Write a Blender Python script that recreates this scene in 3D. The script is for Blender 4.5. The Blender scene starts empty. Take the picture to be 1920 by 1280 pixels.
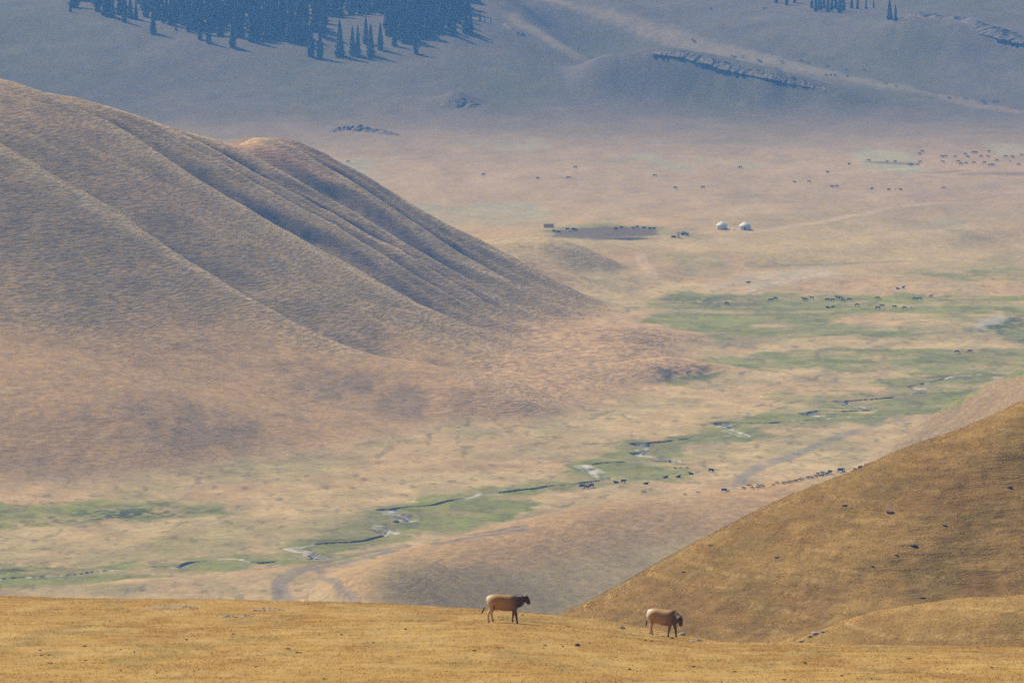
import bpy, bmesh, math, random
import numpy as np
from mathutils import Vector, Matrix

# ------------------------------------------------------------------ camera, world, sun, exposure
scene = bpy.context.scene
C = scene.collection
F = 200.0 / 36.0 * 1920.0            # focal length in photo pixels (200 mm lens)
CAMZ = 250.0                         # metres above the valley floor
PITCH = math.atan(1190.0 / F)

cam_data = bpy.data.cameras.new('camera')
cam_data.lens = 200.0; cam_data.sensor_width = 36.0
cam_data.clip_start = 1.0; cam_data.clip_end = 20000.0
cam = bpy.data.objects.new('camera', cam_data); C.objects.link(cam)
cam.location = (0, 0, CAMZ); cam.rotation_euler = (math.pi / 2 - PITCH, 0, 0)
scene.camera = cam

SUN = Vector((-0.57, 0.54, 0.76)).normalized()       # towards the sun: from the left, somewhat behind the scene
world = bpy.data.worlds.new('World'); scene.world = world; world.use_nodes = True
wn = world.node_tree.nodes; wl = world.node_tree.links
sky = wn.new('ShaderNodeTexSky'); sky.sky_type = 'NISHITA'; sky.sun_disc = False
sky.sun_elevation = math.asin(SUN.z); sky.sun_rotation = math.atan2(SUN.x, SUN.y)
sky.altitude = 2000
wl.new(sky.outputs[0], wn['Background'].inputs[0]); wn['Background'].inputs[1].default_value = 0.065
sun_data = bpy.data.lights.new('sun', 'SUN'); sun_data.energy = 4.7; sun_data.angle = math.radians(0.6)
sun_data.color = (1.0, 0.93, 0.82)
sun = bpy.data.objects.new('sun', sun_data); C.objects.link(sun)
sun.rotation_euler = SUN.to_track_quat('Z', 'Y').to_euler(); sun.location = (0, 0, 900)

scene.view_settings.view_transform = 'Standard'; scene.view_settings.look = 'None'
scene.view_settings.exposure = 0.12; scene.view_settings.gamma = 1.0
scene.view_settings.use_curve_mapping = False
scene.render.engine = 'CYCLES'
scene.cycles.use_denoising = False       # fine grass texture survives; the remaining grain reads as film grain
scene.cycles.max_bounces = 5; scene.cycles.diffuse_bounces = 2; scene.cycles.glossy_bounces = 2
scene.cycles.volume_bounces = 1; scene.cycles.transparent_max_bounces = 6
HAZE_DENSITY = 1.6e-4
HAZE_COLOR = (0.135, 0.39, 1.0)

rng = np.random.default_rng(7)
random.seed(7)

# ------------------------------------------------------------------ pixel <-> place
SP, CP = math.sin(PITCH), math.cos(PITCH)
def ray(px, py):
    a = (np.asarray(px, float) - 960) / F; b = -(np.asarray(py, float) - 640) / F
    return a, CP + b * SP, -SP + b * CP
def at_depth(px, py, d):             # point of that pixel at distance d (metres along +Y)
    a, y, z = ray(px, py); t = np.asarray(d, float) / y
    return a * t, y * t, CAMZ + z * t
def at_height(px, py, h=0.0):        # point of that pixel on level h
    a, y, z = ray(px, py); t = (h - CAMZ) / z
    return a * t, y * t, h + 0 * t
def project(X, Y, Z):
    zc = Z - CAMZ
    fwd = Y * CP - zc * SP; up = Y * SP + zc * CP
    return 960 + F * X / fwd, 640 - F * up / fwd

# ------------------------------------------------------------------ noise and interpolation
_perm = np.random.default_rng(3).random((512, 512)).astype(np.float32)
def vnoise(x, y):
    xi = np.floor(x).astype(np.int64); yi = np.floor(y).astype(np.int64)
    fx = x - xi; fy = y - yi
    fx = fx * fx * fx * (fx * (fx * 6 - 15) + 10); fy = fy * fy * fy * (fy * (fy * 6 - 15) + 10)
    x0 = xi & 511; x1 = (xi + 1) & 511; y0 = yi & 511; y1 = (yi + 1) & 511
    return (_perm[x0, y0] * (1 - fx) + _perm[x1, y0] * fx) * (1 - fy) + (_perm[x0, y1] * (1 - fx) + _perm[x1, y1] * fx) * fy
def fbm(x, y, o=4):
    s = 0; a = 0.5; n = 0
    for i in range(o):
        s = s + a * vnoise(x + 17.3 * i, y + 31.7 * i); n += a
        x = x * 2.03; y = y * 2.03; a *= 0.5
    return s / n
def sstep(a, b, x):
    t = np.clip((x - a) / (b - a), 0, 1); return t * t * (3 - 2 * t)
def smax(a, b, k):
    return np.maximum(a, b) + k * np.log1p(np.exp(-np.abs(a - b) / k))
class RBF:                           # cubic radial interpolation through scattered (x, y) -> value
    def __init__(s, pts, reg=0.0):
        P = np.array(pts, float); s.P = P[:, :2] / 100.0; n = len(P)
        r = np.sqrt(((s.P[:, None] - s.P[None]) ** 2).sum(-1)); K = r ** 3
        K[np.arange(n), np.arange(n)] += reg
        Q = np.c_[np.ones(n), s.P]
        A = np.block([[K, Q], [Q.T, np.zeros((3, 3))]])
        s.w = np.linalg.lstsq(A, np.r_[P[:, 2], 0, 0, 0], rcond=None)[0]
    def __call__(s, X, Y):
        X = np.asarray(X, float); sh = X.shape
        q = np.c_[X.ravel(), np.asarray(Y, float).ravel()] / 100.0
        out = np.empty(len(q)); n = len(s.P)
        for i in range(0, len(q), 30000):
            p = q[i:i + 30000]
            r2 = (p[:, :1] - s.P[:, 0]) ** 2 + (p[:, 1:] - s.P[:, 1]) ** 2
            out[i:i + 30000] = (r2 * np.sqrt(r2)) @ s.w[:n] + s.w[n] + p @ s.w[n + 1:]
        return out.reshape(sh)
def line(pts, n):                    # resample a polyline of tuples
    P = np.array(pts, float); L = np.r_[0, np.cumsum(np.hypot(*(P[1:, :2] - P[:-1, :2]).T))]
    t = np.linspace(0, L[-1], n); return np.stack([np.interp(t, L, P[:, i]) for i in range(P.shape[1])], 1)

# ------------------------------------------------------------------ terrain height: the valley, the ridge, the spur, the far slopes
SP_LINES = {   # crests of the ridge's spurs: (px, py, distance)
    1: [(-500, 60, 2110), (-200, 150, 2100), (0, 285, 2080), (150, 368, 2075), (330, 480, 2068), (480, 570, 2060), (620, 640, 2045), (830, 706, 2020), (950, 758, 1995)],
    2: [(-300, 95, 2215), (0, 153, 2212), (60, 158, 2208), (97, 180, 2205), (141, 200, 2202), (228, 247, 2200), (289, 284, 2198), (353, 321, 2196), (420, 365, 2194), (477, 399, 2192), (554, 442, 2190), (638, 488, 2188), (729, 540, 2186), (792, 573, 2184), (854, 596, 2180), (900, 617, 2178), (979, 657, 2172)],
    3: [(115, 180, 2252), (208, 200, 2251), (252, 221, 2250), (302, 248, 2249), (370, 281, 2248), (437, 321, 2247), (504, 360, 2246), (571, 395, 2246), (638, 432, 2245), (708, 473, 2244), (792, 523, 2243), (854, 557, 2241), (917, 594, 2239), (1000, 640, 2225)],
    4: [(290, 229, 2278), (336, 252, 2277), (386, 273, 2276), (453, 312, 2276), (537, 356, 2275), (610, 395, 2275), (667, 427, 2274), (740, 466, 2273), (812, 507, 2272), (896, 561, 2268), (958, 592, 2264)],
    5: [(416, 267, 2305), (470, 291, 2304), (537, 326, 2303), (583, 352, 2303), (667, 400, 2302), (733, 441, 2302), (833, 496, 2300), (917, 546, 2297), (990, 590, 2290)],
    6: [(470, 263, 2342), (542, 270, 2340), (604, 312, 2339), (675, 350, 2338), (733, 390, 2337), (817, 448, 2336), (875, 487, 2335), (958, 528, 2333), (1021, 559, 2330), (1125, 594, 2325)],
    7: [(530, 262, 2368), (575, 274, 2370), (600, 285, 2371), (655, 312, 2372), (735, 360, 2373), (800, 402, 2374), (870, 437, 2375), (935, 470, 2376), (1000, 507, 2376), (1060, 542, 2374), (1130, 572, 2370)],
}
toe = [(-700, 1000), (0, 925), (300, 905), (600, 862), (900, 812), (1100, 772), (1250, 738), (1335, 668), (1300, 625), (1230, 600)]
P = []; PH = []
for k, pl in SP_LINES.items():
    for px, py, d in line(pl, 14):
        x, y, z = at_depth(px, py, d); P.append((x, y, z)); PH.append((x, y, k))
for px, py in line(toe, 22):
    x, y, z = at_height(px, py, -1.0); P.append((x, y, -1.0))
    if px < 1200:
        P.append((x + 6, y - 45, -9.0)); PH.append((x, y, -1.2))
    else:
        P.append((x + 35, y, -8.0))
for px, py, d in [(0, 600, 1960), (300, 680, 1968), (600, 748, 1975), (-500, 500, 1960), (-250, 560, 1960)]:
    x, y, z = at_depth(px, py, d); P.append((x, y, z)); PH.append((x, y, 0))
for px, py, d in [(350, 268, 2340), (300, 252, 2340), (400, 276, 2335), (200, 228, 2330), (100, 215, 2330), (440, 274, 2342), (900, 690, 2080), (1000, 700, 2080), (1100, 690, 2100), (1200, 690, 2112), (1250, 662, 2180), (800, 640, 2100), (700, 590, 2110), (1100, 620, 2230), (1180, 640, 2190), (1050, 640, 2200), (0, 760, 1872), (300, 800, 1880), (600, 815, 1920), (850, 775, 1985), (-500, 800, 1850)]:
    P.append(at_depth(px, py, d))
for px, d, z in [(-500, 2420, 100), (-200, 2400, 97), (0, 2400, 78), (150, 2400, 72), (350, 2430, 42), (560, 2460, 34), (760, 2470, 10), (950, 2470, -4), (1100, 2450, -8),
                 (-500, 2700, 60), (0, 2640, 5), (350, 2620, -8), (700, 2600, -14), (1000, 2580, -14), (0, 2850, -20), (-500, 2900, -12), (1300, 2420, -12), (1500, 2300, -16), (1400, 2100, -16), (1500, 1950, -18),
                 (0, 1650, -22), (700, 1700, -22), (1200, 1850, -20), (-600, 1600, -22),
                 (1420, 2200, -16), (1480, 2350, -20), (1500, 2500, -25), (1300, 2600, -25), (1700, 2200, -30), (1700, 2450, -30), (1700, 2000, -30), (2000, 2200, -40), (2400, 2200, -50), (2400, 2700, -50), (1900, 2700, -40), (1400, 1850, -26), (1900, 1800, -40), (1390, 2050, -14)]:
    P.append(((px - 960) / F * d, d, z))
left_fn = RBF(P, 1e-4); phase_fn = RBF(PH, 1e-3)

Pl = []                                                     # low spur behind the ridge's foot
for px, py, d in line([(860, 470, 2500), (930, 461, 2495), (1000, 460, 2490), (1060, 470, 2485), (1120, 498, 2480), (1180, 536, 2470), (1215, 560, 2450)], 9): Pl.append(at_depth(px, py, d))
for px, py, d in line([(960, 482, 2455), (1060, 509, 2448), (1170, 556, 2425), (1235, 578, 2400)], 6): Pl.append(at_depth(px, py, d))
for px, d, z in [(1000, 2470, 8.5), (1100, 2466, 4.0), (960, 2560, 9), (1090, 2545, 4), (1190, 2520, 0), (1260, 2470, -4), (1300, 2400, -6), (1235, 2380, -5), (1100, 2405, -2), (1000, 2415, 0), (800, 2450, 4), (1400, 2600, -14), (900, 2680, -6), (1400, 2300, -14), (900, 2350, -8), (700, 2500, -8)]:
    Pl.append(((px - 960) / F * d, d, z))
low_fn = RBF(Pl)

Pm = []                                                     # spur on the right that carries the sheep
for px, py, d in line([(2500, 470, 1650), (2300, 545, 1680), (1920, 690, 1730), (1780, 764, 1745), (1700, 806, 1755), (1640, 866, 1752), (1500, 893, 1746), (1360, 919, 1736), (1150, 942, 1715), (1000, 966, 1685), (850, 1012, 1640), (740, 1052, 1600), (690, 1090, 1565)], 22): Pm.append(at_depth(px, py, d))
for px, d, z in [(2500, 1740, 30), (1920, 1800, 22), (1780, 1810, 12), (1640, 1810, 1), (1500, 1805, -2), (1360, 1790, -2), (1150, 1775, -3), (1000, 1750, -3), (850, 1705, -3), (700, 1660, -3),
                 (1640, 1700, 13), (1500, 1690, 7.5), (1360, 1680, 3.5), (1200, 1650, -0.5), (1050, 1600, -4.5), (900, 1580, -1), (780, 1550, 3), (690, 1520, 4),
                 (1920, 1640, 47), (2400, 1600, 90), (1700, 1600, 14), (1500, 1600, -2), (1300, 1580, -7), (1100, 1530, -11), (800, 1480, -4), (600, 1560, -2), (600, 1460, -5),
                 (1200, 1400, -8), (1700, 1400, -4), (2300, 1400, 30), (500, 1750, -12), (1000, 1900, -18), (1600, 1950, -16), (2200, 1950, 0)]:
    Pm.append(((px - 960) / F * d, d, z))
mid_fn = RBF(Pm)

Pf = []                                                     # far slopes
for px, py, d in [(-600, 240, 3320), (0, 245, 3340), (400, 250, 3340), (800, 250, 3340), (1200, 250, 3350), (1600, 235, 3380), (1920, 225, 3400), (2400, 210, 3420),
                  (-600, 120, 3520), (0, 150, 3500), (300, 140, 3510), (600, 150, 3500), (850, 160, 3490), (1080, 170, 3500), (1350, 180, 3500), (1600, 150, 3540), (1920, 140, 3560), (2400, 110, 3580),
                  (0, 60, 3630), (300, 70, 3610), (600, 85, 3590), (850, 70, 3600), (930, 60, 3620), (1000, 80, 3640), (1120, 95, 3680), (1240, 70, 3700), (1400, 100, 3640), (1650, 70, 3680), (1920, 80, 3660),
                  (-600, 0, 3700), (0, 0, 3740), (300, 0, 3735), (600, 0, 3725), (870, 0, 3715), (960, 0, 3760), (1080, 10, 3810), (1240, 10, 3800), (1500, 15, 3780), (1700, 20, 3760), (1920, 0, 3820), (2400, -20, 3800)]:
    Pf.append(at_depth(px, py, d))
for px, d, z in [(-600, 4400, 190), (300, 4400, 185), (900, 4400, 160), (1500, 4400, 170), (2400, 4400, 180), (-600, 6600, 290), (960, 6600, 285), (2400, 6600, 290), (500, 3150, -12), (1500, 3150, -12), (-600, 3150, -12), (2400, 3200, -10)]:
    Pf.append(((px - 960) / F * d, d, z))
far_fn = RBF(Pf, 1e-3)
def ridge_bump(X, Y, pts, w, wy=None):                      # a long rounded rise along a polyline of (px, py, distance, height)
    Q = np.array([(*at_depth(p[0], p[1], p[2])[:2], p[3]) for p in pts])
    best = np.zeros_like(X)
    for a, b in zip(Q[:-1], Q[1:]):
        dx, dy = b[0] - a[0], b[1] - a[1]; L = dx * dx + dy * dy
        t = np.clip(((X - a[0]) * dx + (Y - a[1]) * dy) / L, 0, 1)
        ex = X - a[0] - t * dx; ey = Y - a[1] - t * dy
        h = (a[2] + (b[2] - a[2]) * t) * np.exp(-(ex * ex / (w * w) + ey * ey / ((wy or w) ** 2)))
        best = np.maximum(best, h)
    return best

STREAM_PX = [(-500, 1108), (-150, 1092), (0, 1083), (40, 1078), (150, 1072), (240, 1066), (330, 1064), (372, 1052), (440, 1048), (470, 1054), (560, 1050), (618, 1046), (580, 1034), (546, 1026), (575, 1021), (600, 1019), (680, 1013), (738, 1004),
             (722, 993), (698, 985), (735, 981), (771, 974), (752, 966), (729, 956), (745, 949), (805, 945), (852, 938), (905, 926), (960, 920), (1030, 911), (1100, 904), (1138, 899), (1120, 887), (1087, 873), (1130, 868), (1200, 868), (1274, 864),
             (1240, 858), (1195, 851), (1212, 836), (1190, 831), (1260, 825), (1330, 820), (1402, 819), (1385, 812), (1357, 807), (1376, 799), (1350, 793), (1440, 794), (1530, 786), (1590, 781), (1538, 778), (1515, 773), (1580, 771), (1642, 767),
             (1600, 760), (1573, 753), (1620, 748), (1667, 744), (1705, 739), (1745, 733), (1718, 725), (1735, 719), (1760, 711), (1795, 705), (1880, 698), (1960, 690), (2100, 675), (2400, 640)]
_sx, _sy, _ = at_height([p[0] for p in STREAM_PX], [p[1] for p in STREAM_PX], 0.0)
STREAM = np.c_[_sx, _sy]
STREAM = line([tuple(p) for p in STREAM], 420); STREAM[:, 0] += 5.0 * (fbm(np.arange(420) * 0.35, np.full(420, 3.3), 3) - 0.5); STREAM[:, 1] += 9.0 * (fbm(np.arange(420) * 0.35, np.full(420, 8.8), 3) - 0.5)
for _ in range(2):                                          # round the corners
    a = STREAM[:-1] * 0.5 + STREAM[1:] * 0.5; b = a
    STREAM = np.r_[STREAM[:1], a, STREAM[-1:]]
def dist_poly(X, Y, Q, reach, across=False):
    D = np.full(X.shape, 1e9)
    for a, b in zip(Q[:-1], Q[1:]):
        m = (X > min(a[0], b[0]) - reach) & (X < max(a[0], b[0]) + reach) & (Y > min(a[1], b[1]) - reach) & (Y < max(a[1], b[1]) + reach)
        if not m.any(): continue
        x, y = X[m], Y[m]; dx, dy = b - a; L = dx * dx + dy * dy + 1e-9
        t = np.clip(((x - a[0]) * dx + (y - a[1]) * dy) / L, 0, 1)
        k_ = 1.0 if not across else 1.0 / (0.46 + 1.05 * (dx < 0))
        D[m] = np.minimum(D[m], np.hypot(x - a[0] - t * dx, y - a[1] - t * dy) * k_)
    return D
SCARP = np.array([at_height(px, py, 0)[:2] for px, py in [(700, 560), (1100, 555), (1200, 540), (1300, 520), (1420, 506), (1560, 492), (1720, 474), (1920, 456), (2400, 420)]])
def floor_z(X, Y):
    s = Y - np.interp(X, SCARP[:, 0], SCARP[:, 1])
    s = s + 26 * (fbm(X / 55, Y / 80, 3) - 0.5)
    terrace = 3.6 * sstep(-10, 46, s) + 3.4 * sstep(30, 190, s)
    und = 1.1 * (fbm(X / 45, Y / 60, 4) - 0.5) * sstep(1150, 1500, Y) + 0.5 * (fbm(X / 9, Y / 12, 3) - 0.5)
    und = und - 14 * sstep(1690, 1560, Y) * sstep(-35, 15, X)                # side gully behind the near hill
    return terrace + und + 2.2 * (fbm(X / 70, Y / 110 + 9, 3) - 0.5) * sstep(2500, 2800, Y)

SHAPE_A = [3.0, 11.5, 15.5, 9.5, 9.0, 11.0, 7.5, 4.0]
def terrain(X, Y):
    fl = floor_z(X, Y)
    L = np.full(X.shape, -30.0); m = (Y > 1600) & (Y < 2900); L[m] = left_fn(X[m], Y[m])
    mm = L > -4
    x, y = X[mm], Y[mm]; ph = phase_fn(x, y); ph = ph + 0.10 * (fbm(x / 40, y / 40, 3) - 0.5)
    k = np.floor(ph); t = ph - k
    A = np.interp(ph - 0.5, np.arange(-1, 7) + 0.0, SHAPE_A)
    tb = 0.24; cut = np.where(t < tb, (t / tb) ** 2.2 * (1.35 - 0.35 * t / tb), ((1 - t) / (1 - tb)) ** 2.3)      # steep hidden side, gully, then a face that rounds over to the next crest
    zl = L[mm]
    amp = sstep(0.5, 24, zl) * sstep(7.9, 7.0, ph) * sstep(0.8, 1.0, ph) * sstep(2620, 2400, y) * sstep(2015, 2065, y)
    zl = zl - A * cut * amp
    small = (np.abs(((ph * 2.9 + 0.9 * fbm(x / 30, y / 30, 2)) % 1) - 0.5) - 0.25) * 3.2 * amp
    zl = zl + small + (np.abs(((ph * 1.7 + 0.5 * fbm(x / 22, y / 22, 2)) % 1) - 0.5) - 0.25) * 3.0 * sstep(0.3, 5, zl) * sstep(26, 9, zl) * sstep(0.9, 1.4, ph) * sstep(8.0, 7.0, ph) * sstep(2090, 2150, y) + (1.7 * (fbm(x / 28, y / 28 + 5, 4) - 0.5) + 0.5 * (fbm(x / 6, y / 6, 3) - 0.5)) * sstep(-2, 8, zl)
    L[mm] = zl
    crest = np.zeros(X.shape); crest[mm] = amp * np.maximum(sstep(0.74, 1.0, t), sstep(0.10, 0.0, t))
    lo = np.full(X.shape, -30.0); m = (Y > 2250) & (Y < 2750) & (X < 160) & (X > -160); lo[m] = low_fn(X[m], Y[m])
    lo = lo + 1.6 * (fbm(X / 16, Y / 16 + 3, 3) - 0.5) + 1.4 * (np.abs(((Y + 0.35 * X + 9 * fbm(X / 25, Y / 25, 2)) / 17.0) % 1 - 0.5) - 0.25) * sstep(1, 8, lo)
    M = np.full(X.shape, -30.0); m = (Y < 2050) & (X > -160); M[m] = mid_fn(X[m], Y[m])
    M = M + 1.4 * (fbm(X / 35, Y / 35 + 11, 4) - 0.5)
    Fz = np.full(X.shape, -60.0); m = Y > 3000; Fz[m] = far_fn(X[m], Y[m])
    m = Y > 3150
    x, y = X[m], Y[m]
    extra = ridge_bump(x, y, [(1060, 140, 3520, 6), (1160, 112, 3525, 22), (1230, 100, 3525, 28), (1330, 112, 3515, 25), (1440, 140, 3490, 19), (1560, 168, 3460, 9)], 30, 42)
    extra = np.maximum(extra, ridge_bump(x, y, [(800, 205, 3420, 2), (855, 190, 3425, 8), (910, 200, 3420, 3)], 12, 22))
    extra = np.maximum(extra, ridge_bump(x, y, [(600, 252, 3330, 1.5), (650, 245, 3330, 5), (700, 248, 3325, 4), (750, 254, 3315, 1)], 9, 16))
    extra = np.maximum(extra, ridge_bump(x, y, [(1640, 60, 3660, 5), (1720, 35, 3670, 12), (1800, 40, 3660, 12), (1920, 70, 3640, 9), (2100, 100, 3620, 6)], 24, 40))
    extra = np.maximum(extra, ridge_bump(x, y, [(880, -10, 3740, 12), (960, 45, 3690, 12), (1060, 105, 3620, 7), (1130, 140, 3560, 1)], 22, 40))
    extra = np.maximum(extra, ridge_bump(x, y, [(1040, -10, 3860, 6), (1240, 60, 3720, 6), (1450, 118, 3600, 4), (1700, 170, 3500, 2)], 14, 30))
    Fz[m] += extra + 12 * (fbm(x / 160, y / 160, 4) - 0.5) + 2.4 * (fbm(x / 22, y / 30, 3) - 0.5)
    H = smax(smax(smax(fl, lo, 0.8), M, 1.2), Fz, 2.0)
    H = smax(H, L, 1.3)
    lab = np.argmax(np.stack([fl + 0.8, np.maximum(L, lo), M, Fz]), 0)
    D = dist_poly(X, Y, STREAM, 8.0, True)
    H = H - (0.15 + 1.15 * sstep(0.38, 0.62, fbm(X / 11 + 4, Y / 11, 3))) * sstep(2.7, 1.7, D) * (lab != 1)
    return H, lab, D, crest

ys = np.r_[np.linspace(1760, 1120, 130), np.arange(1118.8, 1062, -1.25), np.arange(1062, 692, -0.72), np.arange(691.8, 430, -1.3), np.arange(429, -160, -1.7)]
DROWS = 250 * F / (ys + 550.0)
UC = np.r_[np.linspace(-700, -60, 42), np.arange(-45, 1966, 3.0), np.linspace(1980, 2620, 42)]
UU, DD = np.meshgrid(UC, DROWS)
GX = (UU - 960) / F * DD; GY = DD
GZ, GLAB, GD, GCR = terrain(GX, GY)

def ground_hit(px, py):              # where the sight line of a photo pixel meets the terrain
    a, ry, rz = ray(px, py); u = 960 + F * a / ry
    j = min(max(int(np.searchsorted(UC, u)) - 1, 0), len(UC) - 2); t = (u - UC[j]) / (UC[j + 1] - UC[j])
    zz = GZ[:, j] * (1 - t) + GZ[:, j + 1] * t
    diff = CAMZ + DROWS * rz / ry - zz
    i = int(np.argmax(diff < 0))
    if i == 0: i = len(DROWS) - 1
    s = diff[i - 1] / (diff[i - 1] - diff[i] + 1e-9)
    d = DROWS[i - 1] * (1 - s) + DROWS[i] * s
    return Vector((a / ry * d, d, CAMZ + d * rz / ry))

# ------------------------------------------------------------------ albedo of the terrain (ground cover, plus sunlit spur crests painted in)
PX, PY = project(GX, GY, GZ)
wob = (fbm(GX / 14, GY / 22, 4) - 0.5); wob2 = (fbm(GX / 14 + 50, GY / 22 + 7, 4) - 0.5)
QX = PX + 60 * wob; QY = PY + 22 * wob2
def poly_mask(pts, soft, qx=None, qy=None, vs=2.5):         # soft inside-mask of a patch outline; vs stretches heights against widths
    qx = QX if qx is None else qx; qy = QY if qy is None else qy
    P_ = np.array(pts, float); out = np.zeros(qx.shape)
    m = (qx > P_[:, 0].min() - soft) & (qx < P_[:, 0].max() + soft) & (qy > P_[:, 1].min() - soft) & (qy < P_[:, 1].max() + soft)
    x, y = qx[m], qy[m]; ins = np.zeros(x.shape, bool); d = np.full(x.shape, 1e9)
    for (x0, y0), (x1, y1) in zip(P_, np.roll(P_, -1, 0)):
        c = ((y0 > y) != (y1 > y)) & (x < (x1 - x0) * (y - y0) / (y1 - y0 + 1e-12) + x0); ins ^= c
        dx, dy = x1 - x0, (y1 - y0) * vs; t = np.clip(((x - x0) * dx + (y - y0) * vs * dy) / (dx * dx + dy * dy + 1e-9), 0, 1)
        d = np.minimum(d, np.hypot(x - x0 - t * dx, (y - y0) * vs - t * dy))
    out[m] = sstep(-soft, soft, np.where(ins, d, -d)); return out
def band(pts, w, soft):                                     # soft mask along a track given in pixels (on the ground)
    Q = np.array([tuple(ground_hit(*p))[:2] for p in pts]); D = dist_poly(GX, GY, Q, w + soft + 1)
    return sstep(w + soft, w, D)
n60 = fbm(GX / 60, GY / 90, 4); n12 = fbm(GX / 9, GY / 14, 4); n250 = fbm(GX / 220, GY / 260, 3); n4 = fbm(GX / 2.2, GY / 3.2, 3)
def mixc(col, c, m):
    return col * (1 - m[..., None]) + np.array(c) * m[..., None]
COL = np.zeros(GX.shape + (3,)); COL[:] = (0.45, 0.340, 0.170)
COL = mixc(COL, (0.43, 0.300, 0.150), sstep(0.42, 0.62, n60))
COL = mixc(COL, (0.36, 0.285, 0.135), sstep(0.50, 0.68, fbm(GX / 38 + 70, GY / 60, 4)))
# far plain and far slopes
COL = mixc(COL, (0.360, 0.265, 0.175), sstep(2560, 2900, GY) * 0.9)
COL = mixc(COL, (0.118, 0.102, 0.085), sstep(2950, 3500, GY))
COL = mixc(COL, (0.105, 0.098, 0.060), sstep(0.46, 0.62, fbm(GX / 60, GY / 130, 4)) * sstep(3200, 3500, GY) * 0.8)
COL = mixc(COL, (0.30, 0.29, 0.20), sstep(0.56, 0.70, fbm(GX / 40, GY / 160 + 4, 4)) * sstep(2600, 2800, GY) * sstep(3250, 3100, GY) * 0.8)
# ridge on the left
LM = (GLAB == 1) * 1.0
ridge = LM * (GY < 2420) * sstep(-0.5, 3.5, GZ)
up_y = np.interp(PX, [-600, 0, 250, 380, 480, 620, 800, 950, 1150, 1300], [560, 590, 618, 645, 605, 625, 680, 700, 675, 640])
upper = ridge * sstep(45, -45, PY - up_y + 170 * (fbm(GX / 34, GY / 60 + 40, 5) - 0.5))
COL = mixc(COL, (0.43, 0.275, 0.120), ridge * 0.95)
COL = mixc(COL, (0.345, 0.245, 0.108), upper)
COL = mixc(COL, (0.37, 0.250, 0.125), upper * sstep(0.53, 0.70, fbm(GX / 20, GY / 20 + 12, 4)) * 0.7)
COL = mixc(COL, (0.42, 0.26, 0.13), ridge * poly_mask([(420, 272), (470, 262), (540, 262), (600, 300), (640, 345), (560, 320), (480, 290)], 26))
COL = mixc(COL, (0.52, 0.390, 0.205), upper * GCR * 0.75)                    # drier crest grass, lightened further to paint in sunlit spur tops
for pl in [[(230, 745), (330, 745), (480, 800), (540, 830), (420, 850), (280, 830), (170, 790)], [(560, 700), (690, 690), (800, 740), (900, 760), (840, 800), (700, 790), (560, 770)],
           [(0, 860), (120, 850), (260, 900), (160, 930), (0, 925)], [(860, 690), (960, 735), (1100, 760), (1000, 780), (880, 730)]]:
    COL = mixc(COL, (0.215, 0.165, 0.100), LM * poly_mask(pl, 60) * sstep(0.30, 0.66, fbm(GX / 9 + 21, GY / 16, 5)) * 0.6)
COL = mixc(COL, (0.50, 0.36, 0.20), LM * sstep(60, -20, np.interp(PX, [0, 300, 600, 900, 1100, 1250], [925, 905, 862, 812, 772, 738]) - QY) * 0.75)
COL = mixc(COL, (0.43, 0.285, 0.140), 0.8 * (GY > 1960) * (GY < 2420) * poly_mask([(900, 640), (1000, 590), (1130, 578), (1230, 602), (1325, 652), (1250, 732), (1050, 785), (900, 800)], 45))
# spur on the right
MM = (GLAB == 2) * 1.0
COL = mixc(COL, (0.43, 0.275, 0.115), MM * sstep(1, 6, GZ) * 0.9 * sstep(0.25, 0.6, n60 + 0.2))
COL = mixc(COL, (0.29, 0.225, 0.095), MM * poly_mask([(680, 1080), (760, 1050), (900, 1060), (1000, 1090), (1100, 1120), (1060, 1170), (700, 1170)], 50) * 0.8)
COL = mixc(COL, (0.265, 0.185, 0.090), MM * sstep(1580, 1700, PX) * sstep(6, 16, GZ) * 0.85)
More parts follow.
